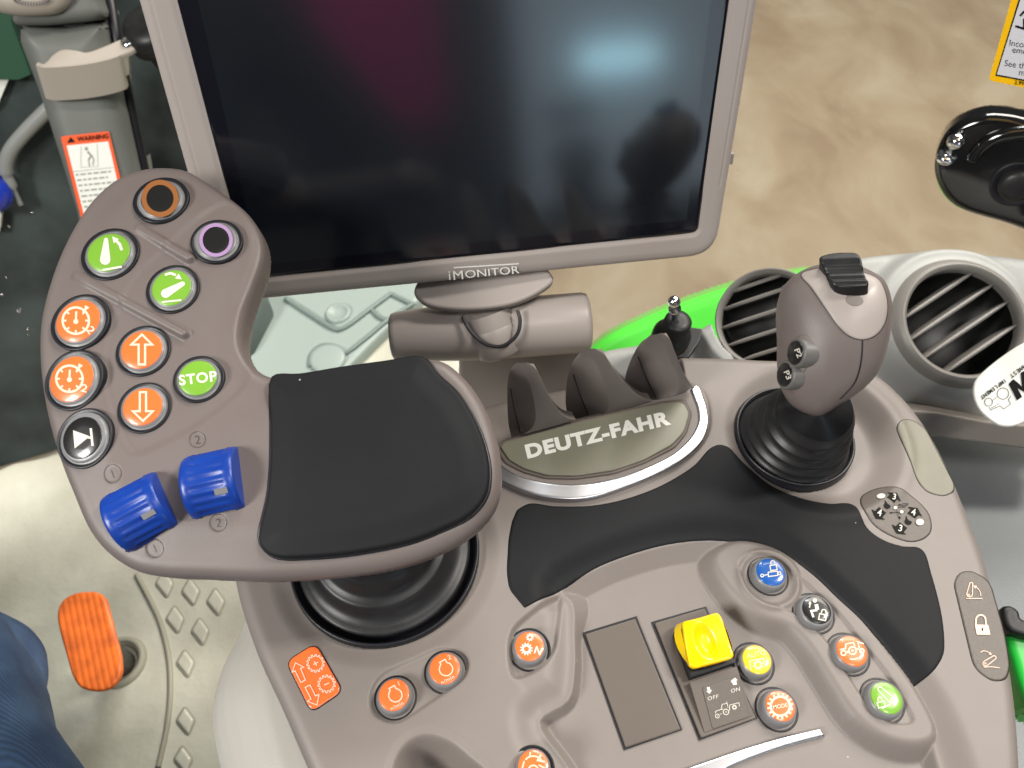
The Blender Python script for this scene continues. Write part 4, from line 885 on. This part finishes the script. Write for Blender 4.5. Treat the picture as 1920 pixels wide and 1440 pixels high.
# green pressed steel floor visible between lever and screen
FG = Fr((0, 0, ZM+.02), (0, 0, 1))
gf = slab('steel_floor_plate', FG.px(cr([(430, 560), (470, 520), (800, 500), (800, 545), (730, 610), (660, 680), (600, 740), (470, 760), (420, 700)], 3)), FG, .004, .006, .03, m_matg, None, label='pale green pressed steel floor plate between lever and screen', cat='floor plate')
def zp(*p): return [(440+x/4.571, 500+y/4.571) for x, y in p]
def rib(P, w, m_=m_matgd, nm='pressed_rib', z=.002): return tube(nm, FG.w(FG.px(cr(P, 5, False), 0), z), w, m_, gf, n=10)
rib(zp((440, 280), (640, 410), (860, 540), (920, 540), (1150, 380), (1340, 240)), .0035)
rib(zp((650, 860), (660, 760), (740, 690), (840, 690), (930, 750), (1100, 640), (1320, 460), (1540, 320)), .0032)
rib(zp((1180, 380), (1240, 440), (1330, 470)), .003); rib(zp((1340, 240), (1400, 270), (1500, 320)), .003)
cpt = FG.w(FG.px([(440+890/4.571, 500+405/4.571)]), 0)[0]; lathe('bolt_boss', [(.018, 0), (.017, .004), (.013, .005), (.012, .003), (.003, .0025)], cpt, (0, 0, 1), m_matg, gf)
cpt = FG.w(FG.px([(440+800/4.571, 500+800/4.571)]), 0)[0]; lathe('bolt_boss', [(.024, 0), (.023, .005), (.019, .006), (.004, .006)], cpt, (0, 0, 1), m_matg, gf)
cpt = at(462, 625, 1.02); tube('black_hose', [cpt+np.array(v) for v in ((-.05, -.06, .0), (-.01, -.02, .01), (.0, .02, .015), (-.03, .08, .01))], .036, M('hose_green_grey', (.085, .11, .10), .5), None, n=18, label='dark hose lying on the green floor plate beside the lever', cat='hose')

# pedestal under the console
zp_ = -.085
FPd = Fr((0, 0, zp_), (0, 0, 1))
slab('seat_pedestal', FPd.px(cr([(560, 1000), (436, 1100), (408, 1157), (376, 1215), (354, 1288), (352, 1346), (368, 1440), (400, 1560), (520, 1700), (900, 1750), (1200, 1500), (1100, 1050), (800, 950)], 4)), FPd, .002, .05, .34, m_ped, None, label='smooth pale grey pedestal shell under the left side of the console', cat='seat pedestal')

# pedal
pc = onz(166, 1205, -.33)
pedal = root('orange_pedal', FF.w(FF.px([(205, 1330)]), 0)[0], 'worn ribbed orange foot pedal on a stalk above the pale floor', 'pedal')
fpd = Fr(pc, unit((.05, -.1, 1)))
po = fpd.px(cr([(160, 1109), (135, 1114), (115, 1128), (107, 1150), (110, 1178), (123, 1225), (137, 1270), (150, 1288), (180, 1296), (207, 1290), (226, 1268), (228, 1235), (217, 1190), (205, 1145), (198, 1122), (184, 1111)], 5))
pa = unit(fpd.px([(232, 1285)])[0]-fpd.px([(196, 1120)])[0]); pp = np.array([-pa[1], pa[0]])
slab('foot_plate', po, fpd, .0008, .0025, .006, m_pedal, pedal, hfun=lambda X, Y: .0006*np.abs(np.sin((X*pp[0]+Y*pp[1])/.0052*PI))**.7, bot=.002)
fo = FF.w(FF.px([(226, 1242)]), 0)[0]
lathe('stalk_collar', [(.027, 0), (.026, .004), (.023, .006), (.020, .005), (.018, .0005)], fo, (0, 0, 1), m_groove, pedal)
tube('stalk', [fo+np.array([0, 0, -.01]), fo*.4+pc*.6+np.array([0, 0, -.012]), pc+np.array([0, -.0, -.006])], .013, m_rub, pedal)

# ================================================================== LEFT: pillar, dark door, bracket, stickers
Yp = .78
FPi = Fr(ony(150, 250, Yp), unit((.25, -1, .55)))
pil = root('cab_pillar', FPi.w(FPi.px([(190, 480)]))[0], 'grey cab pillar with a rounded head at the upper left', 'pillar')
slab('shaft', FPi.px(cr([(24, 48), (60, 170), (100, 293), (133, 400), (170, 520), (300, 560), (292, 460), (258, 330), (222, 170), (197, 80), (188, 42), (110, 50)], 3)), FPi, .003, .028, .09, m_pillar, pil)
slab('collar', FPi.px(cr([(14, 20), (22, 44), (60, 48), (120, 44), (190, 30), (184, 0), (170, -60), (0, -60)], 4), .006), FPi, .003, .012, .08, m_pillar, pil, lift=.006)
sp = slab('speaker_pod', FPi.px(cr([(-60, -40), (-30, 12), (10, 27), (60, 30), (110, 22), (132, -4), (140, -60), (40, -100)], 4), .02), FPi, .003, .018, .05, m_hook, pil, lift=.025)
gc = FPi.px([(60, -6)], .025)[0]
for k in range(20):
    a = PI+k/19*PI; p = gc+np.array([.055*math.cos(a), .026*math.sin(a)])
marks('grille_holes', [('d', 60+34*math.cos(math.radians(a)), 2+11*math.sin(math.radians(a)), 1.3, 2.2) for a in range(185, 360, 9)]+[('d', 60+28*math.cos(math.radians(a)), 4+9*math.sin(math.radians(a)), 1.1, 1.8) for a in range(190, 352, 11)], FPi, .0262, m_gap, sp)
# door seal
tube('door_seal', FPi.w(FPi.px([(188, -30), (212, 100), (240, 230), (262, 330), (300, 480)]), -.03), .006, m_gap, None, label='black rubber seal running down right of the grey pillar', cat='seal')
# warning sticker on the pillar
ws = root('warning_sticker', FPi.w(FPi.px([(165, 320)]), .002)[0], 'orange-bordered warning sticker with a white text field on the grey pillar', 'sticker')
prism('border', FPi.px(rpoly([(114, 256), (204, 246), (248, 425), (160, 440)], 4), .001), FPi, .0006, .0014, m_warn, ws)
prism('field', FPi.px([(125, 273), (203, 265), (240, 425), (166, 436)], .0015), FPi, .0013, .0018, m_stick, ws)
it = [('t', 'WARNING', 174, -258, 8.5, 6, .02), ('f', [(126, -268), (141, -266), (132, -257)]), ('l', [(136, -322), (213, -314)], 1)]
for k in range(11):
    y = 328+k*10; x = 142+k*2.6; ww = (66, 58, 68, 50, 64, 70, 60, 66, 55, 66, 60)[k]
    xx = x
    while xx < x+ww: l = RNG.uniform(5, 12); it.append(('l', [(xx, -(y-(xx-x)*.1)), (min(xx+l, x+ww), -(y-(min(xx+l, x+ww)-x)*.1))], 3.2)); xx += l+3
marks('print', it[:2], FPi, .0021, m_ink, ws)
m_greyink = M('grey_ink', (.3, .32, .26), .5)
marks('small_text', it[2:], FPi, .0021, m_greyink, ws)
marks('pictogram', [('d', 162, -279, 3.5), ('l', [(164, -284), (171, -292), (166, -300)], 4), ('l', [(172, -291), (176, -300), (174, -310)], 2.5), ('l', [(166, -300), (168, -312)], 2.5), ('l', [(152, -275), (152, -314), (184, -312), (182, -271)], .8)], FPi, .0021, m_greyink, ws)
# bracket with knob
br = root('coat_bracket', FPi.w(FPi.px([(150, 120)]), .03)[0], 'beige curved bracket with a black knob clamped to the grey pillar', 'bracket')
fbk = Fr(FPi.w(FPi.px([(150, 125)]), .035)[0], (0, -.35, 1))
slab('top_face', fbk.px(cr([(67, 122), (83, 118), (97, 103), (115, 92), (140, 93), (162, 97), (200, 84), (232, 71), (248, 72), (258, 84), (248, 94), (215, 108), (170, 119), (120, 125), (80, 126)], 4)), fbk, .002, .002, .006, m_hook, br)
cv = fbk.px(cr([(67, 122), (80, 126), (120, 125), (170, 119), (215, 108), (240, 97)], 6, False)); n_ = len(cv); top = fbk.w(cv, 0); bot_ = top+np.array([-.010, .0, -.042]); bot_[-4:] += np.array([0, 0, .014])
th = np.array([0, .006, 0]); V = np.vstack([top, bot_, bot_+th, top+th]); F = []
for r in range(4):
    for i in range(n_-1): F.append((r*n_+i, r*n_+i+1, ((r+1) % 4)*n_+i+1, ((r+1) % 4)*n_+i))
ewsplit(link('curved_band', V, F, m_hook, br), 50)
kb = fbk.w(fbk.px([(258, 84)]), 0)[0]+np.array([.012, .03, -.006])
lathe('knob', [(.012, -.05), (.022, -.045), (.024, -.01), (.034, -.006), (.036, .012), (.030, .022), (.012, .025)], kb, (-.15, -.2, 1), m_rub, br)
lathe('rivet', [(.008, 0), (.0078, .002), (.005, .004)], fbk.w(fbk.px([(240, 80)]), .0)[0], fbk.ez, m_chrome, br, n=20)

# dark door glass with reflections painted into its colour; machinery as rough dark solids
def box(name, c, s, mat, parent=None, rotz=0, **kw):
    c = np.array(c, float); V = []
    for z in (-1, 1):
        for x, y in ((-1, -1), (1, -1), (1, 1), (-1, 1)):
            X = x*s[0]; Y = y*s[1]; V.append(c+np.array([X*math.cos(rotz)-Y*math.sin(rotz), X*math.sin(rotz)+Y*math.cos(rotz), z*s[2]]))
    return link(name, V, [(0, 3, 2, 1), (4, 5, 6, 7), (0, 1, 5, 4), (1, 2, 6, 5), (2, 3, 7, 6), (3, 0, 4, 7)], mat, parent, smooth=False, **kw)
FDk = Fr(ony(120, 600, .95), unit((.3, -1, .25)))
ddoor = prism('dark_door_panel', FDk.px([(-700, -500), (520, -500), (540, 560), (500, 690), (92, 849), (-10, 878), (-700, 1100)]), FDk, -.03, 0, m_glassdk, None, label='dark glossy cab door panel behind the grey pillar, with reflections painted into its colour', cat='door')
tube('door_sill', FDk.w(FDk.px([(-60, 900), (92, 852), (300, 772)]), .02), .010, m_ped, None, label='pale sill bar along the foot of the dark door', cat='sill')
prism('green_machine_panel', FDk.px([(-100, -60), (20, -60), (28, 40), (62, 132), (40, 142), (-100, 138)]), FDk, .001, .02, M('dark_green_paint', (.03, .085, .05), .4), None, label='dark green machine panel at the top left corner', cat='machine panel')
prism('pale_paper', FDk.px([(-60, 140), (20, 142), (0, 190), (-60, 260)]), FDk, .003, .012, m_stick, None, label='pale sheet at the left picture edge below the green panel', cat='sheet')
tube('grey_cable', FDk.w(FDk.px(cr([(110, 180), (50, 240), (24, 275), (18, 305), (30, 335), (46, 370)], 6, False)), .03), [.011]*20+[.008]*5+[.004]*6, m_steelc, None, label='grey curved cable left of the pillar', cat='cable')
lathe('blue_lamp_head', [(.005, -.03), (.03, -.02), (.036, 0), (.03, .02), (.01, .03)], FDk.w(FDk.px([(-12, 345)]), .03)[0], (0, -1, .4), M('blue_gloss', (.02, .05, .5), .2, coat=.6), None, label='glossy blue round cap at the left picture edge', cat='cap')
prism('chrome_strip', FDk.px(rpoly([(-14, 372), (10, 372), (4, 425), (-14, 425)], 3)), FDk, .003, .02, m_stick, None, label='white glossy strip below the blue cap at the left edge', cat='strip')
for (x, y, r) in ((60, 398, 2.6), (17, 424, 2.6), (12, 520, 1.6), (4, 552, 3.2), (36, 583, 4), (52, 617, 4), (54, 628, 2)):
    lathe('screw_head', [(r*.0009, 0), (r*.0009, .001), (r*.0004, .002)], FDk.w(FDk.px([(x, y)]), .001)[0], FDk.ez, m_chrome, ddoor, n=14)

# ================================================================== RIGHT: mirror arm, window warning label, dealer sticker, green lever
FMj = Fr(at(1850, 330, .62), unit((-.45, -.85, .25)))
mj = root('mirror_arm_joint', FMj.o, 'glossy black arm joint with a steel ball stud at the right edge', 'arm joint')
slab('arm', FMj.px(cr([(1752, 330), (1753, 297), (1763, 268), (1780, 245), (1810, 227), (1850, 216), (1893, 218), (1930, 226), (2060, 250), (2120, 330), (2060, 460), (1960, 448), (1890, 424), (1793, 392), (1766, 366)], 5)), FMj, .0012, .007, .035, m_gloss, mj, bot=.006, wall=10)
tube('raised_flange', FMj.w(FMj.px(cr([(1822, 300), (1835, 280), (1862, 260), (1900, 250), (1960, 248), (2020, 270)], 6, False)), .0), .0055, m_gloss, mj, n=16)
bp_ = FMj.w(FMj.px([(1774, 294)]), .0)[0]
lathe('ball_stud', [(.0075, -.002), (.0078, .003), (.006, .004), (.0028, .005), (.0026, .013)]+[(.0066*math.sin(a), .0185-.0066*math.cos(a)) for a in np.linspace(.42, PI-.02, 12)], bp_, unit(unit((-.1, -.2, .9))), m_chrome, mj, n=28)
kp = FMj.w(FMj.px([(1904, 345)]), .0)[0]
lathe('pivot_ring', [(.0185, -.001), (.0185, .0012), (.0175, .0018), (.0155, .0008)], kp, FMj.ez, m_gap, mj)
lathe('pivot_knob', [(.0135, -.002), (.0135, .004), (.012, .0075), (.009, .009), (.004, .0095)], kp, FMj.ez, m_rub, mj)

FW_ = Fr(at(1890, 80, .50), unit((-.55, -.8, .15)))
wl = root('window_warning_label', FW_.o, 'white warning label with a yellow border at the upper right corner', 'warning label')
prism('border', FW_.px(rpoly([(1913, -60), (1854, 150), (1960, 172), (2080, 190), (2140, -60)], [3, 8, 3, 8, 3])), FW_, 0, .0006, m_sty, wl)
prism('black_line', FW_.px([(1928, -60), (1866, 142), (2070, 180), (2120, -60)], .0007), FW_, .0005, .0008, m_ink, wl)
prism('field', FW_.px([(1932, -60), (1869, 139.5), (2066, 176), (2114, -60)], .0009), FW_, .0007, .001, m_stgrey, wl)
it = [('t', 'Incorrect use', 1926, -90, 13, -9, .0), ('t', 'emergency exit', 1938, -104, 13, -9, .0), ('t', 'See the user', 1925, -129, 13, -9, .0), ('t', 'manual', 1929, -142, 13, -9, .0), ('t', '2.9939.540.0', 1935, -157.5, 8, -8, .015)]
def left_align(items):
    out = []
    for (t_, s, x, y, h_, r_, o_), lx in zip(items, (1893, 1898, 1883.5, 1911, 1902)):
        v, _ = textmesh(s, o_, 1.); w_ = (v[:, 0].max()-v[:, 0].min())/.7*h_; out.append((t_, s, lx+w_/2*math.cos(math.radians(r_)), y+w_/2*math.sin(math.radians(r_)), h_, r_, o_))
    return out
it = [('t', 'Incorrect use', 0, -80, 11.5, -8, .0), ('t', 'emergency exit', 0, -95, 11.5, -8, .0), ('t', 'See the user', 0, -118, 11.5, -8, .0), ('t', 'manual', 0, -135, 11.5, -8, .0), ('t', '2.9939.540', 0, -154, 7.5, -8, .015)]
marks('text', left_align(it)+[('f', [(1904, -47), (1925, -53), (1925, -58), (1903, -51)]), ('l', [(1912, -30), (1920, -22), (1926, -26)], 4), ('f', [(1918, -35), (1926, -34), (1926, -56), (1918, -54)])], FW_, .0012, m_ink, wl)

FS = Fr(at(1870, 740, .505), unit((-.2, -.45, 1)))
so_ = root('dealer_sticker', FS.o, 'white rounded sticker with black upside-down lettering and tractor outline at the right edge', 'sticker')
slab('film', FS.px(cr([(1922, 642), (1885, 664), (1835, 706), (1826, 722), (1826, 745), (1836, 768), (1853, 785), (1872, 797), (1888, 800), (1900, 799), (1922, 790), (1980, 760), (2040, 700), (2010, 620)], 5)), FS, .0006, .0012, .0022, m_stick, so_, hfun=lambda X, Y: .004*ss(.0, .03, X), bot=.0008)
def tpx(*p): return [(1780+x/6, -(620+y/6)) for x, y in p]
ext = []
sh = lambda X, Y: .004*ss(.0, .03, X)
def run_text(s, x0, y0, ang, hgt, adv):
    out = []; a = math.radians(ang)
    for i, ch in enumerate(s):
        if ch != ' ': out.append(('t', ch, x0+adv*i*math.cos(a), y0+adv*i*math.sin(a), hgt, ang, .03, .9))
    return out
marks('print', run_text('IMPLEMENT', 1780+622/6, -(620+565/6), 216, 7.2, 6.5)+run_text('HWEST', 1780+826/6, -(620+408/6), 218, 7.4, 6.9)+[
    ('c', 1780+602/6, -(620+708/6), 10.5, 1.1), ('c', 1780+442/6, -(620+803/6), 7.4, 1.1), ('l', tpx((492, 778), (540, 745)), .9),
    ('l', tpx((448, 862), (465, 893), (570, 845), (610, 880), (685, 828), (662, 775), (690, 735)), 1.0), ('l', tpx((470, 872), (560, 818)), .9),
    ('f', tpx((662, 600), (712, 548), (770, 600), (800, 640), (785, 480), (845, 450), (880, 600), (860, 720), (830, 700), (755, 650), (805, 750), (752, 788)))],
    FS, .0003, m_ink, so_, hf=sh)

FGr = Fr(at(1900, 1230, .50), unit((-.1, 0, 1)))
gv = root('green_valve_lever', FGr.o, 'green plastic lever with a black clip, partly hidden at the right edge', 'lever')
slab('lever_body', FGr.px(cr([(1884, 1170), (1900, 1178), (1925, 1186), (1980, 1190), (1985, 1340), (1935, 1330), (1915, 1290), (1900, 1240), (1888, 1200)], 4)), FGr, .0012, .005, .03, m_greenp, gv)
slab('black_clip', FGr.px(cr([(1880, 1138), (1895, 1134), (1912, 1145), (1916, 1158), (1940, 1168), (1960, 1195), (1900, 1185), (1885, 1172)], 4), .008), FGr, .001, .003, .02, m_rub, gv, lift=.008)

# ================================================================== PERSON (jeans knee in view)
per = root('person', (-.28, -.34, -.30), 'seated person, only a knee in blue denim jeans showing at the lower left', 'person')
def skin(name, pts, edges, rad, mat, rt=0):
    me = bpy.data.meshes.new(name); og_ = ORIG[per.name]; me.from_pydata([tuple(np.array(p)-og_) for p in pts], edges, [])
    o = bpy.data.objects.new(name, me); COL.objects.link(o); o.parent = per; ORIG[o.name] = og_
    s = o.modifiers.new('s', 'SKIN'); s.use_smooth_shade = True
    for i, r in enumerate(rad): me.skin_vertices[0].data[i].radius = (r, r)
    me.skin_vertices[0].data[rt].use_root = True
    u = o.modifiers.new('u', 'SUBSURF'); u.levels = 2; u.render_levels = 2
    me.materials.append(mat); return o
pts = [(-.28, -.36, -.12), (-.28, -.40, .10), (-.28, -.40, .28), (-.27, -.38, .38), (-.26, -.36, .45), (-.25, -.34, .54), (-.25, -.33, .62),
       (-.46, -.40, .26), (-.54, -.30, .04), (-.44, -.12, .0), (-.10, -.40, .24), (.06, -.34, .02), (.13, -.2, -.06)]
skin('body', pts, [(0, 1), (1, 2), (2, 3), (3, 4), (4, 5), (5, 6), (2, 7), (7, 8), (8, 9), (2, 10), (10, 11), (11, 12)], [.14, .15, .17, .06, .055, .095, .07, .075, .055, .035, .075, .055, .035], m_shirt)
skin('hair', [(-.25, -.37, .56), (-.25, -.36, .66)], [(0, 1)], [.105, .09], m_hair)
def denim():
    m = bpy.data.materials.new('blue_denim'); m.use_nodes = True; nt = m.node_tree; b = nt.nodes['Principled BSDF']; L = nt.links.new; b.inputs['Roughness'].default_value = .85
    tc = nt.nodes.new('ShaderNodeTexCoord'); w = nt.nodes.new('ShaderNodeTexWave'); w.wave_type = 'BANDS'; w.bands_direction = 'DIAGONAL'; w.inputs['Scale'].default_value = 420; w.inputs['Distortion'].default_value = 1.2; w.inputs['Detail'].default_value = 3; w.inputs['Detail Scale'].default_value = 3; L(tc.outputs['Object'], w.inputs['Vector'])
    n = nt.nodes.new('ShaderNodeTexNoise'); n.inputs['Scale'].default_value = 22; n.inputs['Detail'].default_value = 8; L(tc.outputs['Object'], n.inputs['Vector'])
    r = nt.nodes.new('ShaderNodeValToRGB'); e = r.color_ramp.elements; e[0].position = .32; e[0].color = (.018, .05, .13, 1); e[1].position = .72; e[1].color = (.075, .15, .28, 1); L(n.outputs['Fac'], r.inputs[0])
    mx = nt.nodes.new('ShaderNodeMixRGB'); mx.blend_type = 'MULTIPLY'; mx.inputs[0].default_value = .4; L(r.outputs[0], mx.inputs[1]); L(w.outputs['Color'], mx.inputs[2]); L(mx.outputs[0], b.inputs['Base Color'])
    bp = nt.nodes.new('ShaderNodeBump'); bp.inputs['Strength'].default_value = .6; bp.inputs['Distance'].default_value = .0006; L(w.outputs['Fac'], bp.inputs['Height']); L(bp.outputs[0], b.inputs['Normal'])
    return m
m_den = denim()
def leg(path, rad, name='jeans_leg', seed=1):
    P = cr(path, 14, False); N = len(P); T = np.linspace(0, 1, N); R = np.interp(T, np.linspace(0, 1, len(rad)), rad); V = []; F = []; n = 90
    rs = np.random.RandomState(seed); ph = rs.uniform(0, 6, 12)
    for i in range(N):
        t = unit(P[min(i+1, N-1)]-P[max(i-1, 0)]); u = unit(np.cross((0, 0, 1), t)); v = np.cross(t, u)
        for k in range(n):
            a = 2*PI*k/n; s = i/N*16
            w = .006*math.sin(s*1.3+2*math.sin(a+ph[0])+ph[1])*(.5+.5*math.sin(a*2+ph[2]))+.002*math.sin(s*2.9+3*math.sin(a*1+ph[3]))+.0035*abs(math.sin(a*1.5+s*.35+ph[4]))**8
            r = R[i]+w; V.append(P[i]+r*(math.cos(a)*u+math.sin(a)*v))
    for i in range(N-1):
        for k in range(n): a = i*n+k; b = i*n+(k+1) % n; F.append((a, b, b+n, a+n))
    F.append(tuple(range(n))[::-1]); F.append(tuple(range((N-1)*n, N*n)))
    return link(name, V, F, m_den, per)
kx = at(-215, 1392, .50); hx_ = np.array([-.02, -.30, -.2])
leg([hx_, (hx_+kx)/2+np.array([0, 0, .02]), kx, kx+np.array([-.05, .05, -.08]), kx+np.array([-.14, .05, -.30])], [.095, .093, .086, .075, .058])
leg([np.array([-.42, -.32, -.24]), np.array([-.52, -.05, -.16]), np.array([-.62, .16, -.16]), np.array([-.66, .2, -.28]), np.array([-.68, .18, -.45])], [.095, .085, .075, .065, .055], seed=5)

# hall things behind the camera that the screen mirrors
FB = Fr((0, -4.6, 0), (0, 1, 0), (-1, 0, 0))
def bpoly(x0, x1, z0, z1): return np.array([(-x1, z0), (-x0, z0), (-x0, z1), (-x1, z1)])
m_hallw = M('hall_wall_paint', (.05, .052, .055), .8, var=(.9, (.13, .135, .14)))
box('hall_wall', (0, -6.2, 1.0), (7, .1, 3.2), m_hallw, None, kind='structure')
prism('hall_banner', bpoly(.34, 1.16, .06, 1.6), FB, -.02, 0, m_mag, None, label='magenta hall banner mirrored in the upper middle of the dark screen', cat='banner')
prism('lit_window', bpoly(1.7, 3.7, -.62, 1.5), FB, -.06, -.02, M('lit_window_light', (.3, .4, .5), .5, emit=((.6, .72, .82), 2.6)), None, label='pale blue lit window mirrored at the right of the dark screen', cat='window')
prism('ceiling_tube_lamp', bpoly(2.15, 2.75, .32, .42), FB, 0, .05, M('tube_lamp_light', (.8, .9, 1), .5, emit=((.5, .88, 1), 30)), None, label='bright tube lamp mirrored at the upper right of the dark screen', cat='lamp')
# visitor standing on the hall floor, mirrored as a dark head
vis = root('person', (.74, -1.38, -1.88), 'standing visitor in a dark jacket, seen only as a dark head mirrored in the screen', 'person')
def skin2(rt, name, pts, edges, rad, mat):
    me = bpy.data.meshes.new(name); og_ = ORIG[rt.name]; me.from_pydata([tuple(np.array(p)) for p in pts], edges, [])
    o = bpy.data.objects.new(name, me); COL.objects.link(o); o.parent = rt
    s_ = o.modifiers.new('s', 'SKIN'); s_.use_smooth_shade = True
    for i, r in enumerate(rad): me.skin_vertices[0].data[i].radius = (r, r)
    me.skin_vertices[0].data[0].use_root = True
    u = o.modifiers.new('u', 'SUBSURF'); u.levels = 2; u.render_levels = 2; me.materials.append(mat)
skin2(vis, 'body', [(0, 0, 1.0), (0, 0, 1.25), (0, 0, 1.5), (0, 0, 1.66), (0, .01, 1.74), (0, .02, 1.9), (.22, 0, 1.58), (.30, 0, 1.25), (.28, .08, .98), (-.22, 0, 1.58), (-.30, 0, 1.25), (-.28, .08, .98), (.1, 0, .5), (.1, .02, .06), (-.1, 0, .5), (-.1, .02, .06)],
      [(0, 1), (1, 2), (2, 3), (3, 4), (4, 5), (2, 6), (6, 7), (7, 8), (2, 9), (9, 10), (10, 11), (0, 12), (12, 13), (0, 14), (14, 15)], [.15, .15, .16, .07, .06, .10, .07, .055, .04, .07, .055, .04, .085, .06, .085, .06], m_shirt)
skin2(vis, 'hair', [(0, -.01, 1.93), (0, -.02, 2.0)], [(0, 1)], [.11, .09], m_hair)

# ================================================================== LIGHTS, WORLD, CAMERA
def lamp(name, loc, tgt, sx, sy, power, col=(1, .95, .88)):
    l = bpy.data.lights.new(name, 'AREA'); l.shape = 'RECTANGLE'; l.size = sx; l.size_y = sy; l.energy = power; l.color = col
    o = bpy.data.objects.new(name, l); COL.objects.link(o); o.location = loc; d = Vector(tgt)-Vector(loc); o.rotation_euler = d.to_track_quat('-Z', 'Y').to_euler(); return o
lamp('hall_light_key', (1.85, .62, 2.5), (.1, .15, 0), .3, .6, 112)
lamp('hall_light_fill', (.7, -1.0, 2.8), (0, .15, 0), .8, .35, 40, (1, .97, .94))
lamp('hall_light_left', (-2.3, -.9, 2.2), (0, .15, 0), .5, .3, 17, (1, .97, .94))
lamp('hall_light_front', (.5, 3.1, 3.3), (0, .3, 0), .9, .4, 84, (.97, .98, 1))
lamp('hall_light_floor', (2.2, 3.5, 3.0), (2.0, 3.5, -2), 3, 3, 500, (1, .93, .82))
lamp('added_banner_light', (.4, -3.0, 2.6), (.6, -4.6, .5), .8, .8, 150, (1, .96, .95))  # extra lamp added so the banner shows up in the screen
lamp('added_cab_floor_light', (-1.3, -.7, 1.1), (-.4, .05, -.45), .5, .5, 62, (1, .98, .93))  # extra lamp added to brighten the pale cab floor, no real fixture
w = bpy.data.worlds.new('World'); scene.world = w; w.use_nodes = True; nt = w.node_tree
tc = nt.nodes.new('ShaderNodeTexCoord'); sx = nt.nodes.new('ShaderNodeSeparateXYZ'); rp = nt.nodes.new('ShaderNodeValToRGB')
nt.links.new(tc.outputs['Generated'], sx.inputs[0]); nt.links.new(sx.outputs['Z'], rp.inputs[0]); nt.links.new(rp.outputs[0], nt.nodes['Background'].inputs[0])
e = rp.color_ramp.elements; e[0].position = .0; e[0].color = (.3, .3, .32, 1); e[1].position = .75; e[1].color = (1, .99, .97, 1)
nt.nodes['Background'].inputs[1].default_value = .13

cd = bpy.data.cameras.new('Camera'); cam = bpy.data.objects.new('Camera', cd); COL.objects.link(cam); scene.camera = cam
cam.location = tuple(CAM); cam.rotation_euler = (PI/2-PITCH, 0, 0)
cd.sensor_width = 36; cd.lens = FPX/1920*36; cd.clip_start = .01; cd.clip_end = 100
cd.dof.use_dof = True; cd.dof.focus_distance = .37; cd.dof.aperture_fstop = 15
vs = scene.view_settings; vs.view_transform = 'Standard'; vs.look = 'None'; vs.gamma = 1; vs.exposure = -.63; vs.use_curve_mapping = False
